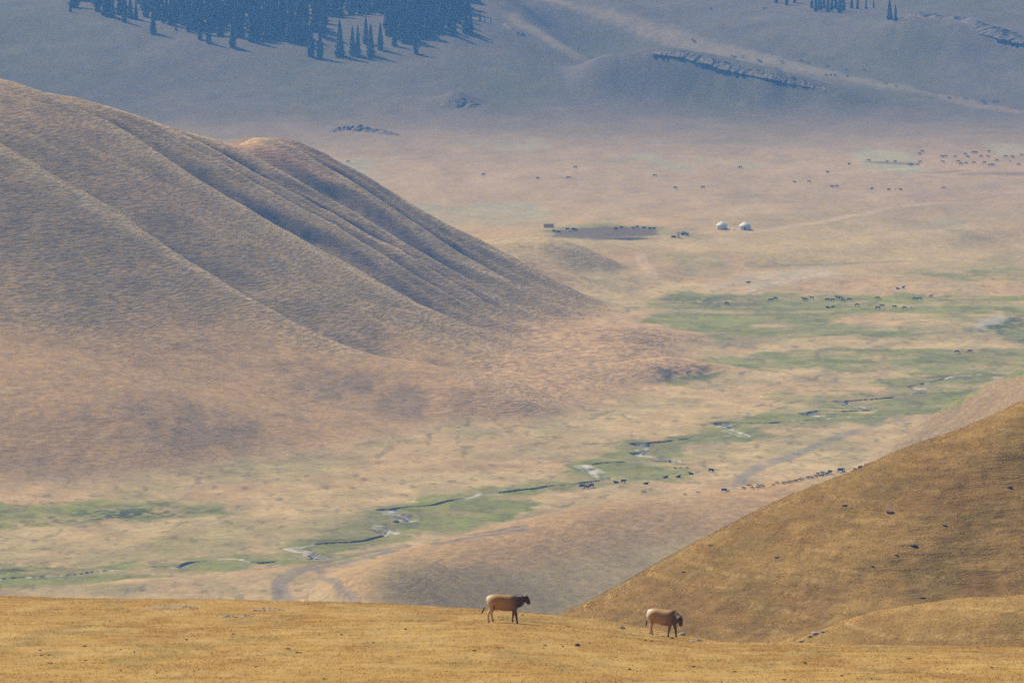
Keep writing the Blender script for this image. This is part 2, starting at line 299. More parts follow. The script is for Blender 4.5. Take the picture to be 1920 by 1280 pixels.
# meadows
G = np.zeros(GX.shape)
for pl, soft, k in [
    ([(1215, 600), (1225, 560), (1300, 549), (1500, 556), (1700, 553), (1920, 553), (2500, 550), (2500, 640), (1950, 648), (1800, 628), (1640, 630), (1480, 640), (1330, 640), (1270, 612)], 16, 0.95),
    ([(1215, 706), (1250, 688), (1330, 672), (1480, 660), (1640, 648), (1800, 655), (2000, 645), (2000, 715), (1850, 700), (1700, 700), (1560, 690), (1420, 690), (1330, 715), (1260, 718)], 12, 0.85),
    ([(1440, 745), (1560, 735), (1640, 712), (1740, 705), (1860, 700), (1830, 735), (1780, 770), (1700, 782), (1600, 790), (1560, 770)], 12, 1.0),
    ([(1350, 796), (1420, 772), (1520, 762), (1620, 768), (1700, 772), (1660, 788), (1540, 792), (1430, 808), (1350, 815)], 10, 1.0),
    ([(1175, 835), (1250, 818), (1350, 806), (1440, 812), (1420, 824), (1300, 832), (1200, 850)], 9, 1.0),
    ([(1080, 872), (1130, 850), (1200, 832), (1290, 838), (1290, 862), (1240, 880), (1190, 898), (1140, 900)], 9, 1.0),
    ([(1140, 872), (1280, 870), (1320, 890), (1240, 905), (1140, 905)], 14, 0.6),
    ([(720, 950), (800, 935), (900, 922), (1040, 912), (1000, 935), (985, 960), (900, 985), (800, 1002), (720, 1010), (690, 990)], 10, 1.0),
    ([(540, 1022), (620, 985), (720, 972), (760, 985), (740, 1008), (640, 1040), (560, 1052), (500, 1058), (420, 1066), (450, 1046)], 10, 0.95),
    ([(-600, 1075), (0, 1058), (160, 1062), (330, 1050), (480, 1038), (560, 1048), (430, 1066), (250, 1085), (120, 1092), (0, 1100), (-600, 1120)], 9, 1.0),
    ([(-600, 950), (0, 942), (180, 938), (440, 942), (430, 962), (280, 978), (120, 985), (0, 992), (-600, 1010)], 12, 0.9),
    ([(0, 1030), (200, 1000), (500, 970), (640, 965), (560, 1010), (420, 1045), (200, 1060), (0, 1062)], 40, 0.25),
    ([(1000, 432), (1060, 424), (1240, 424), (1270, 436), (1230, 446), (1030, 446)], 14, 0.55),
    ([(960, 455), (1250, 462), (1450, 480), (1650, 488), (1500, 500), (1340, 500)], 14, 0.25),
    ([(1640, 512), (1760, 500), (1950, 495), (1950, 530), (1720, 525)], 20, 0.45)]:
    G = np.maximum(G, k * poly_mask(pl, soft))
GC = dist_poly(GX, GY, STREAM[::6], 60.0)
G = np.maximum(G, 0.85 * sstep(17, 3, GC + 18 * (n12 - 0.5)) * (PX > 350))
for pl in [[(1530, 600), (1660, 588), (1850, 600), (1830, 622), (1640, 618)], [(1480, 640), (1600, 628), (1760, 640), (1640, 652)], [(1380, 700), (1520, 690), (1650, 705), (1600, 730), (1420, 735)], [(1700, 620), (1830, 612), (1900, 635), (1780, 648)],
           [(1560, 716), (1640, 718), (1660, 735), (1580, 738)]]:
    G *= 1 - 0.85 * poly_mask(pl, 14)
G = np.clip(G * (0.75 + 0.7 * sstep(0.3, 0.6, n12)), 0, 1) * (GLAB != 1)
G *= sstep(0.16, 0.42, fbm(GX / 26 + 5, GY / 50, 4) + 0.10)
G = 0.5 * G + 0.5 * sstep(0.25, 0.75, G); G *= 1 - 0.5 * sstep(0.50, 0.64, fbm(GX / 24 + 7, GY / 13, 5))
COL = mixc(COL, (0.222, 0.230, 0.058), G)
COL = mixc(COL, (0.155, 0.165, 0.042), G * sstep(0.50, 0.66, fbm(GX / 8 + 9, GY / 12, 4)) * 0.8)
for pl in [[(60, 972), (200, 950), (380, 948), (440, 955), (300, 972), (160, 978)], [(0, 1052), (120, 1058), (60, 1072), (0, 1075)], [(1600, 660), (1920, 590), (1990, 600), (1990, 650), (1800, 625), (1700, 635)],
           [(1240, 690), (1340, 690), (1330, 712), (1240, 714)], [(1250, 560), (1420, 560), (1420, 580), (1260, 580)]]:
    COL = mixc(COL, (0.055, 0.062, 0.026), poly_mask(pl, 26) * sstep(0.40, 0.60, n4 * 0.6 + n12 * 0.4) * 0.9)
# bare soil of the livestock yard, gravel bars, tracks
yard = poly_mask([(1035, 446), (1040, 434), (1090, 428), (1160, 427), (1230, 430), (1240, 440), (1180, 444), (1120, 449)], 7, PX + 34 * wob, PY + 11 * wob2)
COL = mixc(COL, (0.135, 0.095, 0.072), yard * (0.65 + 0.5 * n12).clip(0, 0.92))
COL = mixc(COL, (0.060, 0.048, 0.045), poly_mask([(1125, 447), (1180, 445), (1232, 447), (1180, 451)], 4, PX, PY))
gravel = poly_mask([(1345, 535), (1400, 515), (1480, 503), (1560, 500), (1540, 512), (1500, 525), (1450, 545), (1400, 548)], 26) * sstep(0.42, 0.58, n4)
gravel = np.maximum(gravel, poly_mask([(1825, 600), (1870, 590), (1880, 600), (1850, 620), (1830, 622)], 10) * 0.7)
COL = mixc(COL, (0.40, 0.385, 0.37), gravel * 0.8)
for pts, w, s, k, c in [([(1700, 788), (1640, 795), (1560, 822), (1500, 848), (1430, 868), (1390, 895), (1366, 918)], 1.3, 1.5, 0.95, (0.27, 0.235, 0.19)),
                        ([(1640, 800), (1560, 826), (1500, 853), (1440, 872), (1410, 890)], 0.8, 1.2, 0.85, (0.26, 0.22, 0.17)),
                        ([(985, 992), (900, 1005), (820, 1020), (740, 1032), (650, 1054), (560, 1072), (528, 1092), (530, 1112), (548, 1128)], 1.1, 1.3, 0.95, (0.25, 0.205, 0.155)),
                        ([(980, 985), (880, 1003), (760, 1024), (640, 1046), (545, 1070), (518, 1090), (520, 1125)], 1.0, 1.2, 0.9, (0.24, 0.195, 0.145)),
                        ([(600, 1062), (606, 1085), (640, 1108), (670, 1130)], 0.7, 0.9, 0.9, (0.24, 0.195, 0.145)),
                        ([(1405, 436), (1440, 432), (1500, 421), (1545, 416), (1590, 405), (1625, 401), (1655, 391), (1700, 387), (1740, 381), (1800, 380)], 1.6, 3.0, 0.6, (0.52, 0.40, 0.26)),
                        ([(1200, 475), (1205, 495), (1225, 520)], 1.5, 2.0, 0.5, (0.56, 0.42, 0.28)),
                        ([(960, 32), (1010, 62), (1060, 92), (1095, 112)], 4.0, 6.0, 0.35, (0.40, 0.32, 0.20)),
                        ([(1030, 0), (1130, 28), (1200, 50), (1290, 80), (1370, 100), (1480, 120), (1560, 138), (1660, 160), (1780, 182), (1920, 212)], 5.0, 6.0, 0.35, (0.33, 0.27, 0.19)),
                        ([(1240, 268), (1420, 260), (1600, 254), (1800, 246), (1960, 238)], 4.0, 6.0, 0.45, (0.22, 0.18, 0.14)),
                        ([(1240, 276), (1420, 270), (1600, 262), (1740, 256)], 4.0, 6.0, 0.35, (0.24, 0.20, 0.15)),
                        ([(660, 308), (760, 298), (860, 290), (960, 284)], 3.0, 5.0, 0.35, (0.24, 0.20, 0.15)),
                        ([(1640, 304), (1670, 306), (1700, 307)], 4.0, 5.0, 0.7, (0.12, 0.10, 0.08)),
                        ([(1830, 326), (1880, 325), (1960, 327)], 5.0, 9.0, 0.5, (0.12, 0.10, 0.08)), ([(1770, 323), (1800, 321)], 4.0, 5.0, 0.5, (0.14, 0.12, 0.09)),
                        ([(1735, 708), (1790, 706), (1815, 709)], 1.5, 2.0, 0.9, (0.10, 0.07, 0.06)), ([(595, 1014), (640, 1011)], 0.8, 0.8, 0.9, (0.13, 0.08, 0.055)),
                        ([(1410, 500), (1500, 497), (1600, 494), (1700, 489)], 1.6, 2.5, 0.5, (0.16, 0.15, 0.10))]:
    COL = mixc(COL, c, k * band(pts, w, s) * np.clip(0.55 + 0.9 * n4, 0, 1))
for k in range(80):                                         # short dark streaks of taller herbs on the plain
    px = rng.uniform(640, 1940); py = rng.uniform(262, 420) if k < 52 else rng.uniform(20, 240)
    if py > 300 and px < 900: continue
    w = rng.uniform(15, 60); COL = mixc(COL, (0.20, 0.20, 0.13), rng.uniform(0.2, 0.6) * poly_mask([(px - w, py), (px, py - rng.uniform(1.0, 2.2)), (px + w, py - 0.5), (px, py + rng.uniform(1.0, 2.0))], 7, PX + 20 * wob, PY + 5 * wob2))
# stream bed and cut banks
COL = mixc(COL, (0.19, 0.165, 0.085), (0.05 + 1.2 * sstep(0.38, 0.62, fbm(GX / 11 + 4, GY / 11, 3))).clip(0, 0.7) * sstep(3.0, 2.4, GD) * (GLAB != 1))
COL = mixc(COL, (0.56, 0.54, 0.52), sstep(2.2, 1.5, GD) * (GLAB != 1) * (0.25 + 0.75 * sstep(0.38, 0.62, n4)) * sstep(0.30, 0.5, fbm(GX / 5, GY / 7 + 77, 3)))
streak = fbm(GX / 8.5 + 3, GY / 10, 6); FL = (GLAB == 0) * 1.0
COL = mixc(COL, (0.27, 0.235, 0.105), FL * sstep(2700, 2300, GY) * sstep(0.52, 0.68, fbm(GX / 14 + 33, GY / 34, 5)) * 0.4)
COL = mixc(COL, (0.49, 0.335, 0.170), FL * sstep(2700, 2300, GY) * sstep(0.54, 0.66, fbm(GX / 18 + 83, GY / 40, 5)) * (1 - G) * 0.45)
near_fl = FL * sstep(2650, 2350, GY)
COL = mixc(COL, (0.15, 0.13, 0.06), sstep(0.665, 0.74, fbm(GX / 3.2 + 13, GY / 9, 4)) * 0.5 * near_fl)
COL *= (1 + near_fl * 0.60 * (streak - 0.5) + (1 - FL) * 0.22 * (streak - 0.5) + FL * (1 - near_fl) * 0.28 * (fbm(GX / 16, GY / 60, 4) - 0.5))[..., None]
COL *= (0.88 + 0.24 * n12)[..., None] * (0.86 + 0.28 * n250)[..., None]
TERR = np.clip(upper + 0.2 * ridge + 0.5 * ridge * sstep(760, 1000, PX) + 0.4 * LM * (GY >= 2390) + 0.35 * (GLAB == 2) * sstep(2, 8, GZ) + 0.15, 0, 1)

# ------------------------------------------------------------------ materials
def mat(name, col, rough=0.9, spec=0.2, var=0.0, vscale=3.0, metal=0.0):
    m = bpy.data.materials.new(name); m.use_nodes = True; nt = m.node_tree; b = nt.nodes['Principled BSDF']
    b.inputs['Roughness'].default_value = rough; b.inputs['Specular IOR Level'].default_value = spec; b.inputs['Metallic'].default_value = metal
    if var:
        tc = nt.nodes.new('ShaderNodeTexCoord'); n = nt.nodes.new('ShaderNodeTexNoise'); n.inputs['Scale'].default_value = vscale; n.inputs['Detail'].default_value = 5
        r = nt.nodes.new('ShaderNodeValToRGB')
        r.color_ramp.elements[0].position = 0.3; r.color_ramp.elements[1].position = 0.7
        r.color_ramp.elements[0].color = tuple(c * (1 - var) for c in col) + (1,); r.color_ramp.elements[1].color = tuple(min(1, c * (1 + var)) for c in col) + (1,)
        nt.links.new(tc.outputs['Object'], n.inputs['Vector']); nt.links.new(n.outputs[0], r.inputs[0]); nt.links.new(r.outputs[0], b.inputs['Base Color'])
    else:
        b.inputs['Base Color'].default_value = (*col, 1)
    return m

def ground_material(name, bump_small, terr_amp, fine=(0.45, 1.7), contrast=0.5):
    m = bpy.data.materials.new(name); m.use_nodes = True; nt = m.node_tree; N = nt.nodes; K = nt.links
    b = N['Principled BSDF']; b.inputs['Roughness'].default_value = 0.95; b.inputs['Specular IOR Level'].default_value = 0.08
    geo = N.new('ShaderNodeNewGeometry'); at = N.new('ShaderNodeAttribute'); at.attribute_name = 'Col'
    te = N.new('ShaderNodeAttribute'); te.attribute_name = 'terr'
    def noise(scale, detail=4, vec=None, rough=0.6):
        n = N.new('ShaderNodeTexNoise'); n.inputs['Scale'].default_value = scale; n.inputs['Detail'].default_value = detail; n.inputs['Roughness'].default_value = rough
        K.new(vec or geo.outputs['Position'], n.inputs['Vector']); return n.outputs[0]
    def math_(op, a, b_):
        n = N.new('ShaderNodeMath'); n.operation = op
        for i, v in enumerate((a, b_)):
            if isinstance(v, (int, float)): n.inputs[i].default_value = v
            else: K.new(v, n.inputs[i])
        return n.outputs[0]
    n1 = noise(fine[0]); n2 = noise(fine[1], 5)
    f = math_('ADD', math_('MULTIPLY', n1, contrast * 1.2), math_('MULTIPLY', n2, contrast))
    f = math_('ADD', f, 1.0 - contrast * 1.1)
    # contour-following steps trodden by grazing animals
    mp = N.new('ShaderNodeMapping'); mp.inputs['Scale'].default_value = (0.26, 0.19, 1.75); K.new(geo.outputs['Position'], mp.inputs['Vector'])
    tn = noise(1.0, 5, mp.outputs[0], 0.62)
    mrn = N.new('ShaderNodeMapRange'); mrn.interpolation_type = 'SMOOTHSTEP'; mrn.inputs[1].default_value = 0.36; mrn.inputs[2].default_value = 0.62; K.new(tn, mrn.inputs[0]); tn = mrn.outputs[0]
    dark = math_('SUBTRACT', 1.0, math_('MULTIPLY', math_('MULTIPLY', te.outputs['Fac'], math_('SUBTRACT', 0.50, tn)), 0.42))
    f = math_('MULTIPLY', f, dark)
    vm = N.new('ShaderNodeVectorMath'); vm.operation = 'SCALE'; K.new(at.outputs['Color'], vm.inputs[0]); K.new(f, vm.inputs['Scale'])
    K.new(vm.outputs[0], b.inputs['Base Color'])
    h = math_('ADD', math_('MULTIPLY', n2, bump_small), math_('MULTIPLY', math_('MULTIPLY', tn, te.outputs['Fac']), terr_amp))
    bp = N.new('ShaderNodeBump'); bp.inputs['Strength'].default_value = 1.0; bp.inputs['Distance'].default_value = 1.0
    K.new(h, bp.inputs['Height']); K.new(bp.outputs[0], b.inputs['Normal'])
    return m
M_land = ground_material('dry_grassland', 0.16, 0.20, (0.40, 1.7), 0.85)
M_near = ground_material('golden_hillside', 0.13, 0.14, (0.8, 4.0), 0.55)
M_fore = ground_material('golden_grass_ground', 0.03, 0.0, (0.8, 5.0), 0.5)

# ------------------------------------------------------------------ mesh helpers
def mesh_np(name, V, Fq, smooth=True):
    me = bpy.data.meshes.new(name); V = np.asarray(V, np.float32); Fq = np.asarray(Fq, np.int32); k = Fq.shape[1]
    me.vertices.add(len(V)); me.vertices.foreach_set('co', V.ravel())
    me.loops.add(Fq.size); me.loops.foreach_set('vertex_index', Fq.ravel())
    me.polygons.add(len(Fq)); me.polygons.foreach_set('loop_start', np.arange(0, Fq.size, k, dtype=np.int32))
    me.polygons.foreach_set('loop_total', np.full(len(Fq), k, np.int32))
    me.polygons.foreach_set('use_smooth', np.full(len(Fq), smooth, bool))
    me.update(calc_edges=True); return me
def vcol(me, name, rgb):
    a = me.color_attributes.new(name, 'FLOAT_COLOR', 'POINT'); c = np.ones((len(rgb), 4), np.float32); c[:, :3] = rgb; a.data.foreach_set('color', c.ravel())
def vfloat(me, name, v):
    a = me.attributes.new(name, 'FLOAT', 'POINT'); a.data.foreach_set('value', np.asarray(v, np.float32).ravel())
def link(name, me, material=None, parent=None):
    o = bpy.data.objects.new(name, me); C.objects.link(o)
    if material: me.materials.append(material)
    if parent: o.parent = parent
    return o
def tag(o, label, cat, group=None):
    o['label'] = label; o['category'] = cat
    if group: o['group'] = group
    return o
def structure(o, label):
    o['kind'] = 'structure'; o['label'] = label; return o
def bm_obj(name, bm, material, parent=None, smooth=False):
    me = bpy.data.meshes.new(name); bm.to_mesh(me); bm.free()
    if smooth: me.polygons.foreach_set('use_smooth', [True] * len(me.polygons))
    return link(name, me, material, parent)
def empty(name, loc, rz=0.0):
    o = bpy.data.objects.new(name, None); C.objects.link(o); o.location = loc; o.rotation_euler = (0, 0, rz); o.empty_display_size = 0.2; return o
def box(bm, x0, x1, y0, y1, z0, z1):
    v = [bm.verts.new((x, y, z)) for x in (x0, x1) for y in (y0, y1) for z in (z0, z1)]
    for f in ((0, 1, 3, 2), (4, 6, 7, 5), (0, 4, 5, 1), (2, 3, 7, 6), (0, 2, 6, 4), (1, 5, 7, 3)): bm.faces.new([v[i] for i in f])
def copy_tree(o, loc, rz, scale=1.0):
    r = o.copy(); C.objects.link(r); r.location = loc; r.rotation_euler = (0, 0, rz); r.scale = (scale,) * 3
    for ch in o.children:
        c = ch.copy(); C.objects.link(c); c.parent = r
    return r

# ------------------------------------------------------------------ terrain objects cut from one height field (shared edges and normals)
nr, nc = GX.shape
idx = np.arange(nr * nc).reshape(nr, nc)
quads = np.stack([idx[:-1, :-1], idx[:-1, 1:], idx[1:, 1:], idx[1:, :-1]], -1).reshape(-1, 4)
flab = GLAB[:-1, :-1].ravel().copy()
V = np.stack([GX, GY, GZ], -1).reshape(-1, 3)
e1 = np.gradient(V.reshape(nr, nc, 3), axis=0); e2 = np.gradient(V.reshape(nr, nc, 3), axis=1)
NRM = np.cross(e2, e1).reshape(-1, 3); NRM /= np.linalg.norm(NRM, axis=1, keepdims=True)
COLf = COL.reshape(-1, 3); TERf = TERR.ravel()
for li, name, lab in [(0, 'valley_floor', 'flat valley floor of straw grass with green meadows along a winding brook'), (1, 'hill', 'tall brown grass hill with parallel spurs on the left'),
                      (2, 'hill', 'low reddish grass spur behind the golden hillside, sheep along its edge'), (3, 'mountain_slope', 'blue hazy far mountain slope with spruce wood and rock ridges')]:
    q = quads[flab == li]; used = np.unique(q); remap = np.zeros(nr * nc, np.int32); remap[used] = np.arange(len(used))
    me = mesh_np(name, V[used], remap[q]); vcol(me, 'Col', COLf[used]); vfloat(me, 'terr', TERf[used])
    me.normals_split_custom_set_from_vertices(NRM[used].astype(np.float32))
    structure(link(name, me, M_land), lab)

# stream water: a ribbon in the carved bed
def ribbon(path, w, zoff):
    Vv = []; 
    for i, p in enumerate(path):
        t = path[min(i + 1, len(path) - 1)] - path[max(i - 1, 0)]; t = t / (np.linalg.norm(t) + 1e-9); n = np.array((-t[1], t[0]))
        z = floor_z(np.array([p[0]]), np.array([p[1]]))[0] + zoff
        Vv += [(*(p + n * w), z), (*(p - n * w), z)]
    f = [(2 * i, 2 * i + 1, 2 * i + 3, 2 * i + 2) for i in range(len(path) - 1)]
    return mesh_np('stream', Vv, f)
M_water = bpy.data.materials.new('stream_water'); M_water.use_nodes = True
_b = M_water.node_tree.nodes['Principled BSDF']; _b.inputs['Base Color'].default_value = (0.20, 0.21, 0.21, 1); _b.inputs['Roughness'].default_value = 0.18
_n = M_water.node_tree.nodes.new('ShaderNodeTexNoise'); _n.inputs['Scale'].default_value = 3.0; _bp = M_water.node_tree.nodes.new('ShaderNodeBump'); _bp.inputs['Distance'].default_value = 0.12
_g = M_water.node_tree.nodes.new('ShaderNodeNewGeometry'); M_water.node_tree.links.new(_g.outputs['Position'], _n.inputs['Vector']); M_water.node_tree.links.new(_n.outputs[0], _bp.inputs['Height']); M_water.node_tree.links.new(_bp.outputs[0], _b.inputs['Normal'])
vis = STREAM[(STREAM[:, 1] > 1500)]
structure(link('stream', ribbon(vis, 0.6, -0.58), M_water), 'shallow winding brook with pale gravel banks in the green meadow')

# gravel stones in the stream bed
def rock_verts(seed, n=2, rough=0.35, flat=0.7):
    r = random.Random(seed); bm = bmesh.new(); bmesh.ops.create_icosphere(bm, subdivisions=n, radius=1.0)
    offs = [Vector((r.uniform(-1, 1), r.uniform(-1, 1), r.uniform(-1, 1))).normalized() for _ in range(9)]; cut = [r.uniform(0.55, 0.95) for _ in offs]
    for v in bm.verts:
        p = v.co.copy()
        for o_, c_ in zip(offs, cut):
            d = p.dot(o_)
            if d > c_: p -= o_ * (d - c_) * 0.9
        p *= 1 + rough * 0.3 * (r.random() - 0.5); p.z *= flat; v.co = p
    return bm
bm = rock_verts(3, 1); sv = np.array([v.co[:] for v in bm.verts]); sf = np.array([[v.index for v in f.verts] for f in bm.faces]); bm.free()
L = np.r_[0, np.cumsum(np.linalg.norm(np.diff(vis, axis=0), axis=1))]
n_st = 2600; tt = rng.uniform(0, L[-1], n_st); sx = np.interp(tt, L, vis[:, 0]) + rng.normal(0, 0.8, n_st); sy = np.interp(tt, L, vis[:, 1]) + rng.normal(0, 0.8, n_st)
ss = rng.uniform(0.12, 0.34, n_st); sz = floor_z(sx, sy) - 0.66
Vs = (sv[None] * ss[:, None, None] + np.stack([sx, sy, sz], 1)[:, None]).reshape(-1, 3); Fs = (sf[None] + (np.arange(n_st) * len(sv))[:, None, None]).reshape(-1, 3)
M_stone_pale = mat('pale_gravel', (0.48, 0.46, 0.44), 0.9, 0.2, 0.25, 2.0)
gr = link('stream_gravel', mesh_np('stream_gravel', Vs, Fs, False), M_stone_pale); gr['kind'] = 'stuff'; gr['label'] = 'pale gravel stones strewn along the bed of the brook'

# ------------------------------------------------------------------ the near hills
def fixed(px, d, z): return ((px - 960) / F * d, d, z)
class Columns:                       # height profile along the distance for every bearing, monotone between knots
    def __init__(s, lines, slopes_after):
        s.lines = lines; s.after = slopes_after
    def __call__(s, X, Y):
        X = np.asarray(X, float); Y = np.asarray(Y, float); u = 960 + F * X / np.maximum(np.abs(Y), 25)
        u = np.clip(u, -700, 2600)
        D = []; Z = []
        for ln in s.lines:
            L_ = np.array(ln, float)
            # smooth interpolation of (py, d) along the bearing
            py = np.zeros_like(u); dd = np.zeros_like(u)
            for off in (-60, -30, 0, 30, 60):
                py += np.interp(u + off, L_[:, 0], L_[:, 1]) / 5; dd += np.interp(u + off, L_[:, 0], L_[:, 2]) / 5
            a, ry, rz = ray(u, py); D.append(dd); Z.append(CAMZ + dd * rz / ry)
        for dd, dz in s.after: D.append(D[len(s.lines) - 1] + dd); Z.append(Z[len(s.lines) - 1] + dz)
        D = np.stack(D); Z = np.stack(Z)
        h = np.diff(D, axis=0); m = np.diff(Z, axis=0) / h
        T = np.zeros_like(Z); T[0] = m[0]; T[-1] = m[-1]; w = 2 * m[:-1] * m[1:] / np.where(np.abs(m[:-1] + m[1:]) < 1e-9, 1e-9, m[:-1] + m[1:])
        T[1:-1] = np.where(m[:-1] * m[1:] > 0, w, 0)
        k = np.clip((Y[None] >= D).sum(0) - 1, 0, len(D) - 2)
        g = lambda A: np.take_along_axis(A, k[None], 0)[0]; g1 = lambda A: np.take_along_axis(A, k[None] + 1, 0)[0]
        hh_ = g1(D) - g(D); t = (Y - g(D)) / hh_; t2 = t * t; t3 = t2 * t
        z = (2 * t3 - 3 * t2 + 1) * g(Z) + (t3 - 2 * t2 + t) * hh_ * g(T) + (-2 * t3 + 3 * t2) * g1(Z) + (t3 - t2) * hh_ * g1(T)
        return np.where(Y < D[0], Z[0] + (Y - D[0]) * m[0], z)
def near_grid(name, pts, u0, u1, du, drows, label, material, colour, terr, wobble, reg=0.0, zmin=-8.0):
    fn = pts if callable(pts) else RBF(pts, reg)
    def hz(X, Y):
        z = fn(X, Y); return z + wobble * (fbm(X / 7, Y / 7 + 3, 4) - 0.5) + 0.25 * wobble * (fbm(X / 1.3, Y / 1.3, 3) - 0.5)
    U, D = np.meshgrid(np.arange(u0, u1 + du, du), drows); X = (U - 960) / F * D; Y = D
    Z = np.maximum(hz(X, Y), zmin)
    n_r, n_c = X.shape; ix = np.arange(n_r * n_c).reshape(n_r, n_c)
    q = np.stack([ix[:-1, :-1], ix[:-1, 1:], ix[1:, 1:], ix[1:, :-1]], -1).reshape(-1, 4)
    me = mesh_np(name, np.stack([X, Y, Z], -1).reshape(-1, 3), q); vcol(me, 'Col', colour(X, Y, Z).reshape(-1, 3)); vfloat(me, 'terr', np.full(X.size, terr))
    structure(link(name, me, material), label); return hz

def hit_fn(hz, px, py, d0, d1, step=0.25):
    a, ry, rz = ray(px, py); d = np.arange(d0, d1, step); z = hz(a / ry * d, d); df = CAMZ + d * rz / ry - z
    i = int(np.argmax(df < 0)); i = len(d) - 1 if i == 0 and df[0] >= 0 else i
    return Vector((a / ry * d[i], d[i], z[i]))

def fore_col(X, Y, Z=None):
    c = np.zeros(X.shape + (3,)); c[:] = (0.43, 0.265, 0.078)
    c = mixc(c, (0.37, 0.205, 0.058), 0.75 * sstep(0.40, 0.66, fbm(X / 4, Y / 22, 5)))
    c = mixc(c, (0.49, 0.325, 0.115), 0.7 * sstep(0.45, 0.70, fbm(X / 2.2 + 20, Y / 14, 5)))
    c = mixc(c, (0.30, 0.205, 0.070), sstep(0.56, 0.74, fbm(X / 2.5 + 60, Y / 14, 5)) * 0.6)
    return c * (0.85 + 0.3 * fbm(X / 1.1, Y / 3, 3))[..., None]
def hill_col(X, Y, Z):
    c = np.zeros(X.shape + (3,)); c[:] = (0.35, 0.215, 0.068)
    c = mixc(c, (0.295, 0.172, 0.055), sstep(0.42, 0.62, fbm(X / 9, Y / 9, 4)))
    c = mixc(c, (0.285, 0.182, 0.056), sstep(0.50, 0.68, fbm(X / 6 + 40, Y / 6, 4)))
    zz = Z + 0.05 * X + 1.1 * (fbm(X / 14 + 2, Y / 14, 3) - 0.5)
    path = np.maximum(0, 1 - np.abs(((zz / 1.25) % 1) - 0.5) / 0.07) * sstep(0.38, 0.54, fbm(X / 7 + 90, Y / 7, 3))
    c = mixc(c, (0.50, 0.335, 0.130), np.clip(path, 0, 1) * 0.7)
    return c * (0.82 + 0.36 * fbm(X / 1.6, Y / 1.6, 3))[..., None]

# golden hillside on the right
hill_fn = Columns([[(900, 1560, 470), (2500, 1560, 470)],
    [(900, 1290, 540), (1060, 1245, 546), (1280, 1205, 552), (1500, 1207, 549), (1700, 1160, 551), (1920, 1135, 556), (2300, 1125, 560), (2500, 1120, 560)],
    [(900, 1262, 554), (1060, 1192, 560), (1280, 1115, 566), (1500, 1060, 566), (1700, 990, 571), (1920, 940, 580), (2300, 860, 594), (2500, 820, 600)],
    [(900, 1237, 568), (1060, 1153, 574), (1190, 1085, 577), (1320, 1013, 581), (1461, 948, 585), (1632, 873, 590), (1726, 840, 594), (1820, 804, 598), (1920, 759, 602), (2300, 606, 622), (2500, 540, 632)]],
    [(9, -1.2), (40, -17), (200, -92), (450, -190)])
rows_n = np.r_[np.arange(470, 612, 0.55), np.arange(612, 660, 2.5), np.arange(660, 1180, 12)]
hill_z = near_grid('hill', hill_fn, 640, 2560, 4.5, rows_n, 'golden grass hillside crossed by animal paths, rising at the right', M_near, hill_col, 0.55, 0.9)
# knoll at the lower right
Pk = []
for px, py, d in line([(1380, 1268, 447), (1500, 1203, 450), (1560, 1178, 452), (1640, 1152, 454), (1780, 1131, 455), (1920, 1122, 456), (2300, 1105, 456), (2500, 1100, 456)], 14):
    x, y, z = at_depth(px, py, d); Pk += [(x, y, z), (x, y - 12, z - 3.2), (x, y - 45, z - 15), (x, y + 12, z - 2.6), (x, y + 50, z - 22), (x, y + 120, z - 70)]
knoll_z = near_grid('knoll', Pk, 1340, 2560, 5, np.r_[np.arange(405, 470, 0.5), np.arange(470, 590, 5)], 'small rounded golden grass knoll at the lower right corner', M_near, lambda X, Y, Z: hill_col(X, Y, Z) * 1.22, 0.25, 0.5)
# foreground slope, running up to the viewpoint
crest_f = [(-700, 1118, 410), (0, 1124, 402), (400, 1129, 392), (700, 1134, 378), (850, 1142, 360), (960, 1149, 345), (1060, 1155, 338), (1170, 1169, 332), (1250, 1185, 325), (1300, 1199, 312), (1360, 1205, 300), (1600, 1208, 294), (1920, 1213, 290), (2600, 1220, 288)]
cow_row = [(-700, 1168, 298), (0, 1170, 298), (400, 1172, 297), (700, 1170, 297), (950, 1167, 297), (1050, 1176, 297), (1243, 1195, 297), (1320, 1212, 283), (1600, 1216, 278), (1920, 1222, 274), (2600, 1228, 272)]
fore_fn = Columns([[(-700, 2360, 62), (2600, 2360, 62)], [(-700, 1395, 150), (2600, 1395, 150)], [(-700, 1285, 200), (2600, 1285, 200)], cow_row, crest_f], [(14, -3.2), (50, -17), (130, -58), (330, -165)])
rows_f = np.r_[np.arange(30, 180, 6), np.arange(180, 420, 0.7), np.arange(420, 900, 8)]
fore_z = near_grid('grassy_slope', fore_fn, -700, 2620, 8, rows_f, 'golden dry grass slope in the foreground where two cows walk', M_fore, fore_col, 0.0, 0.22, 1e-4)

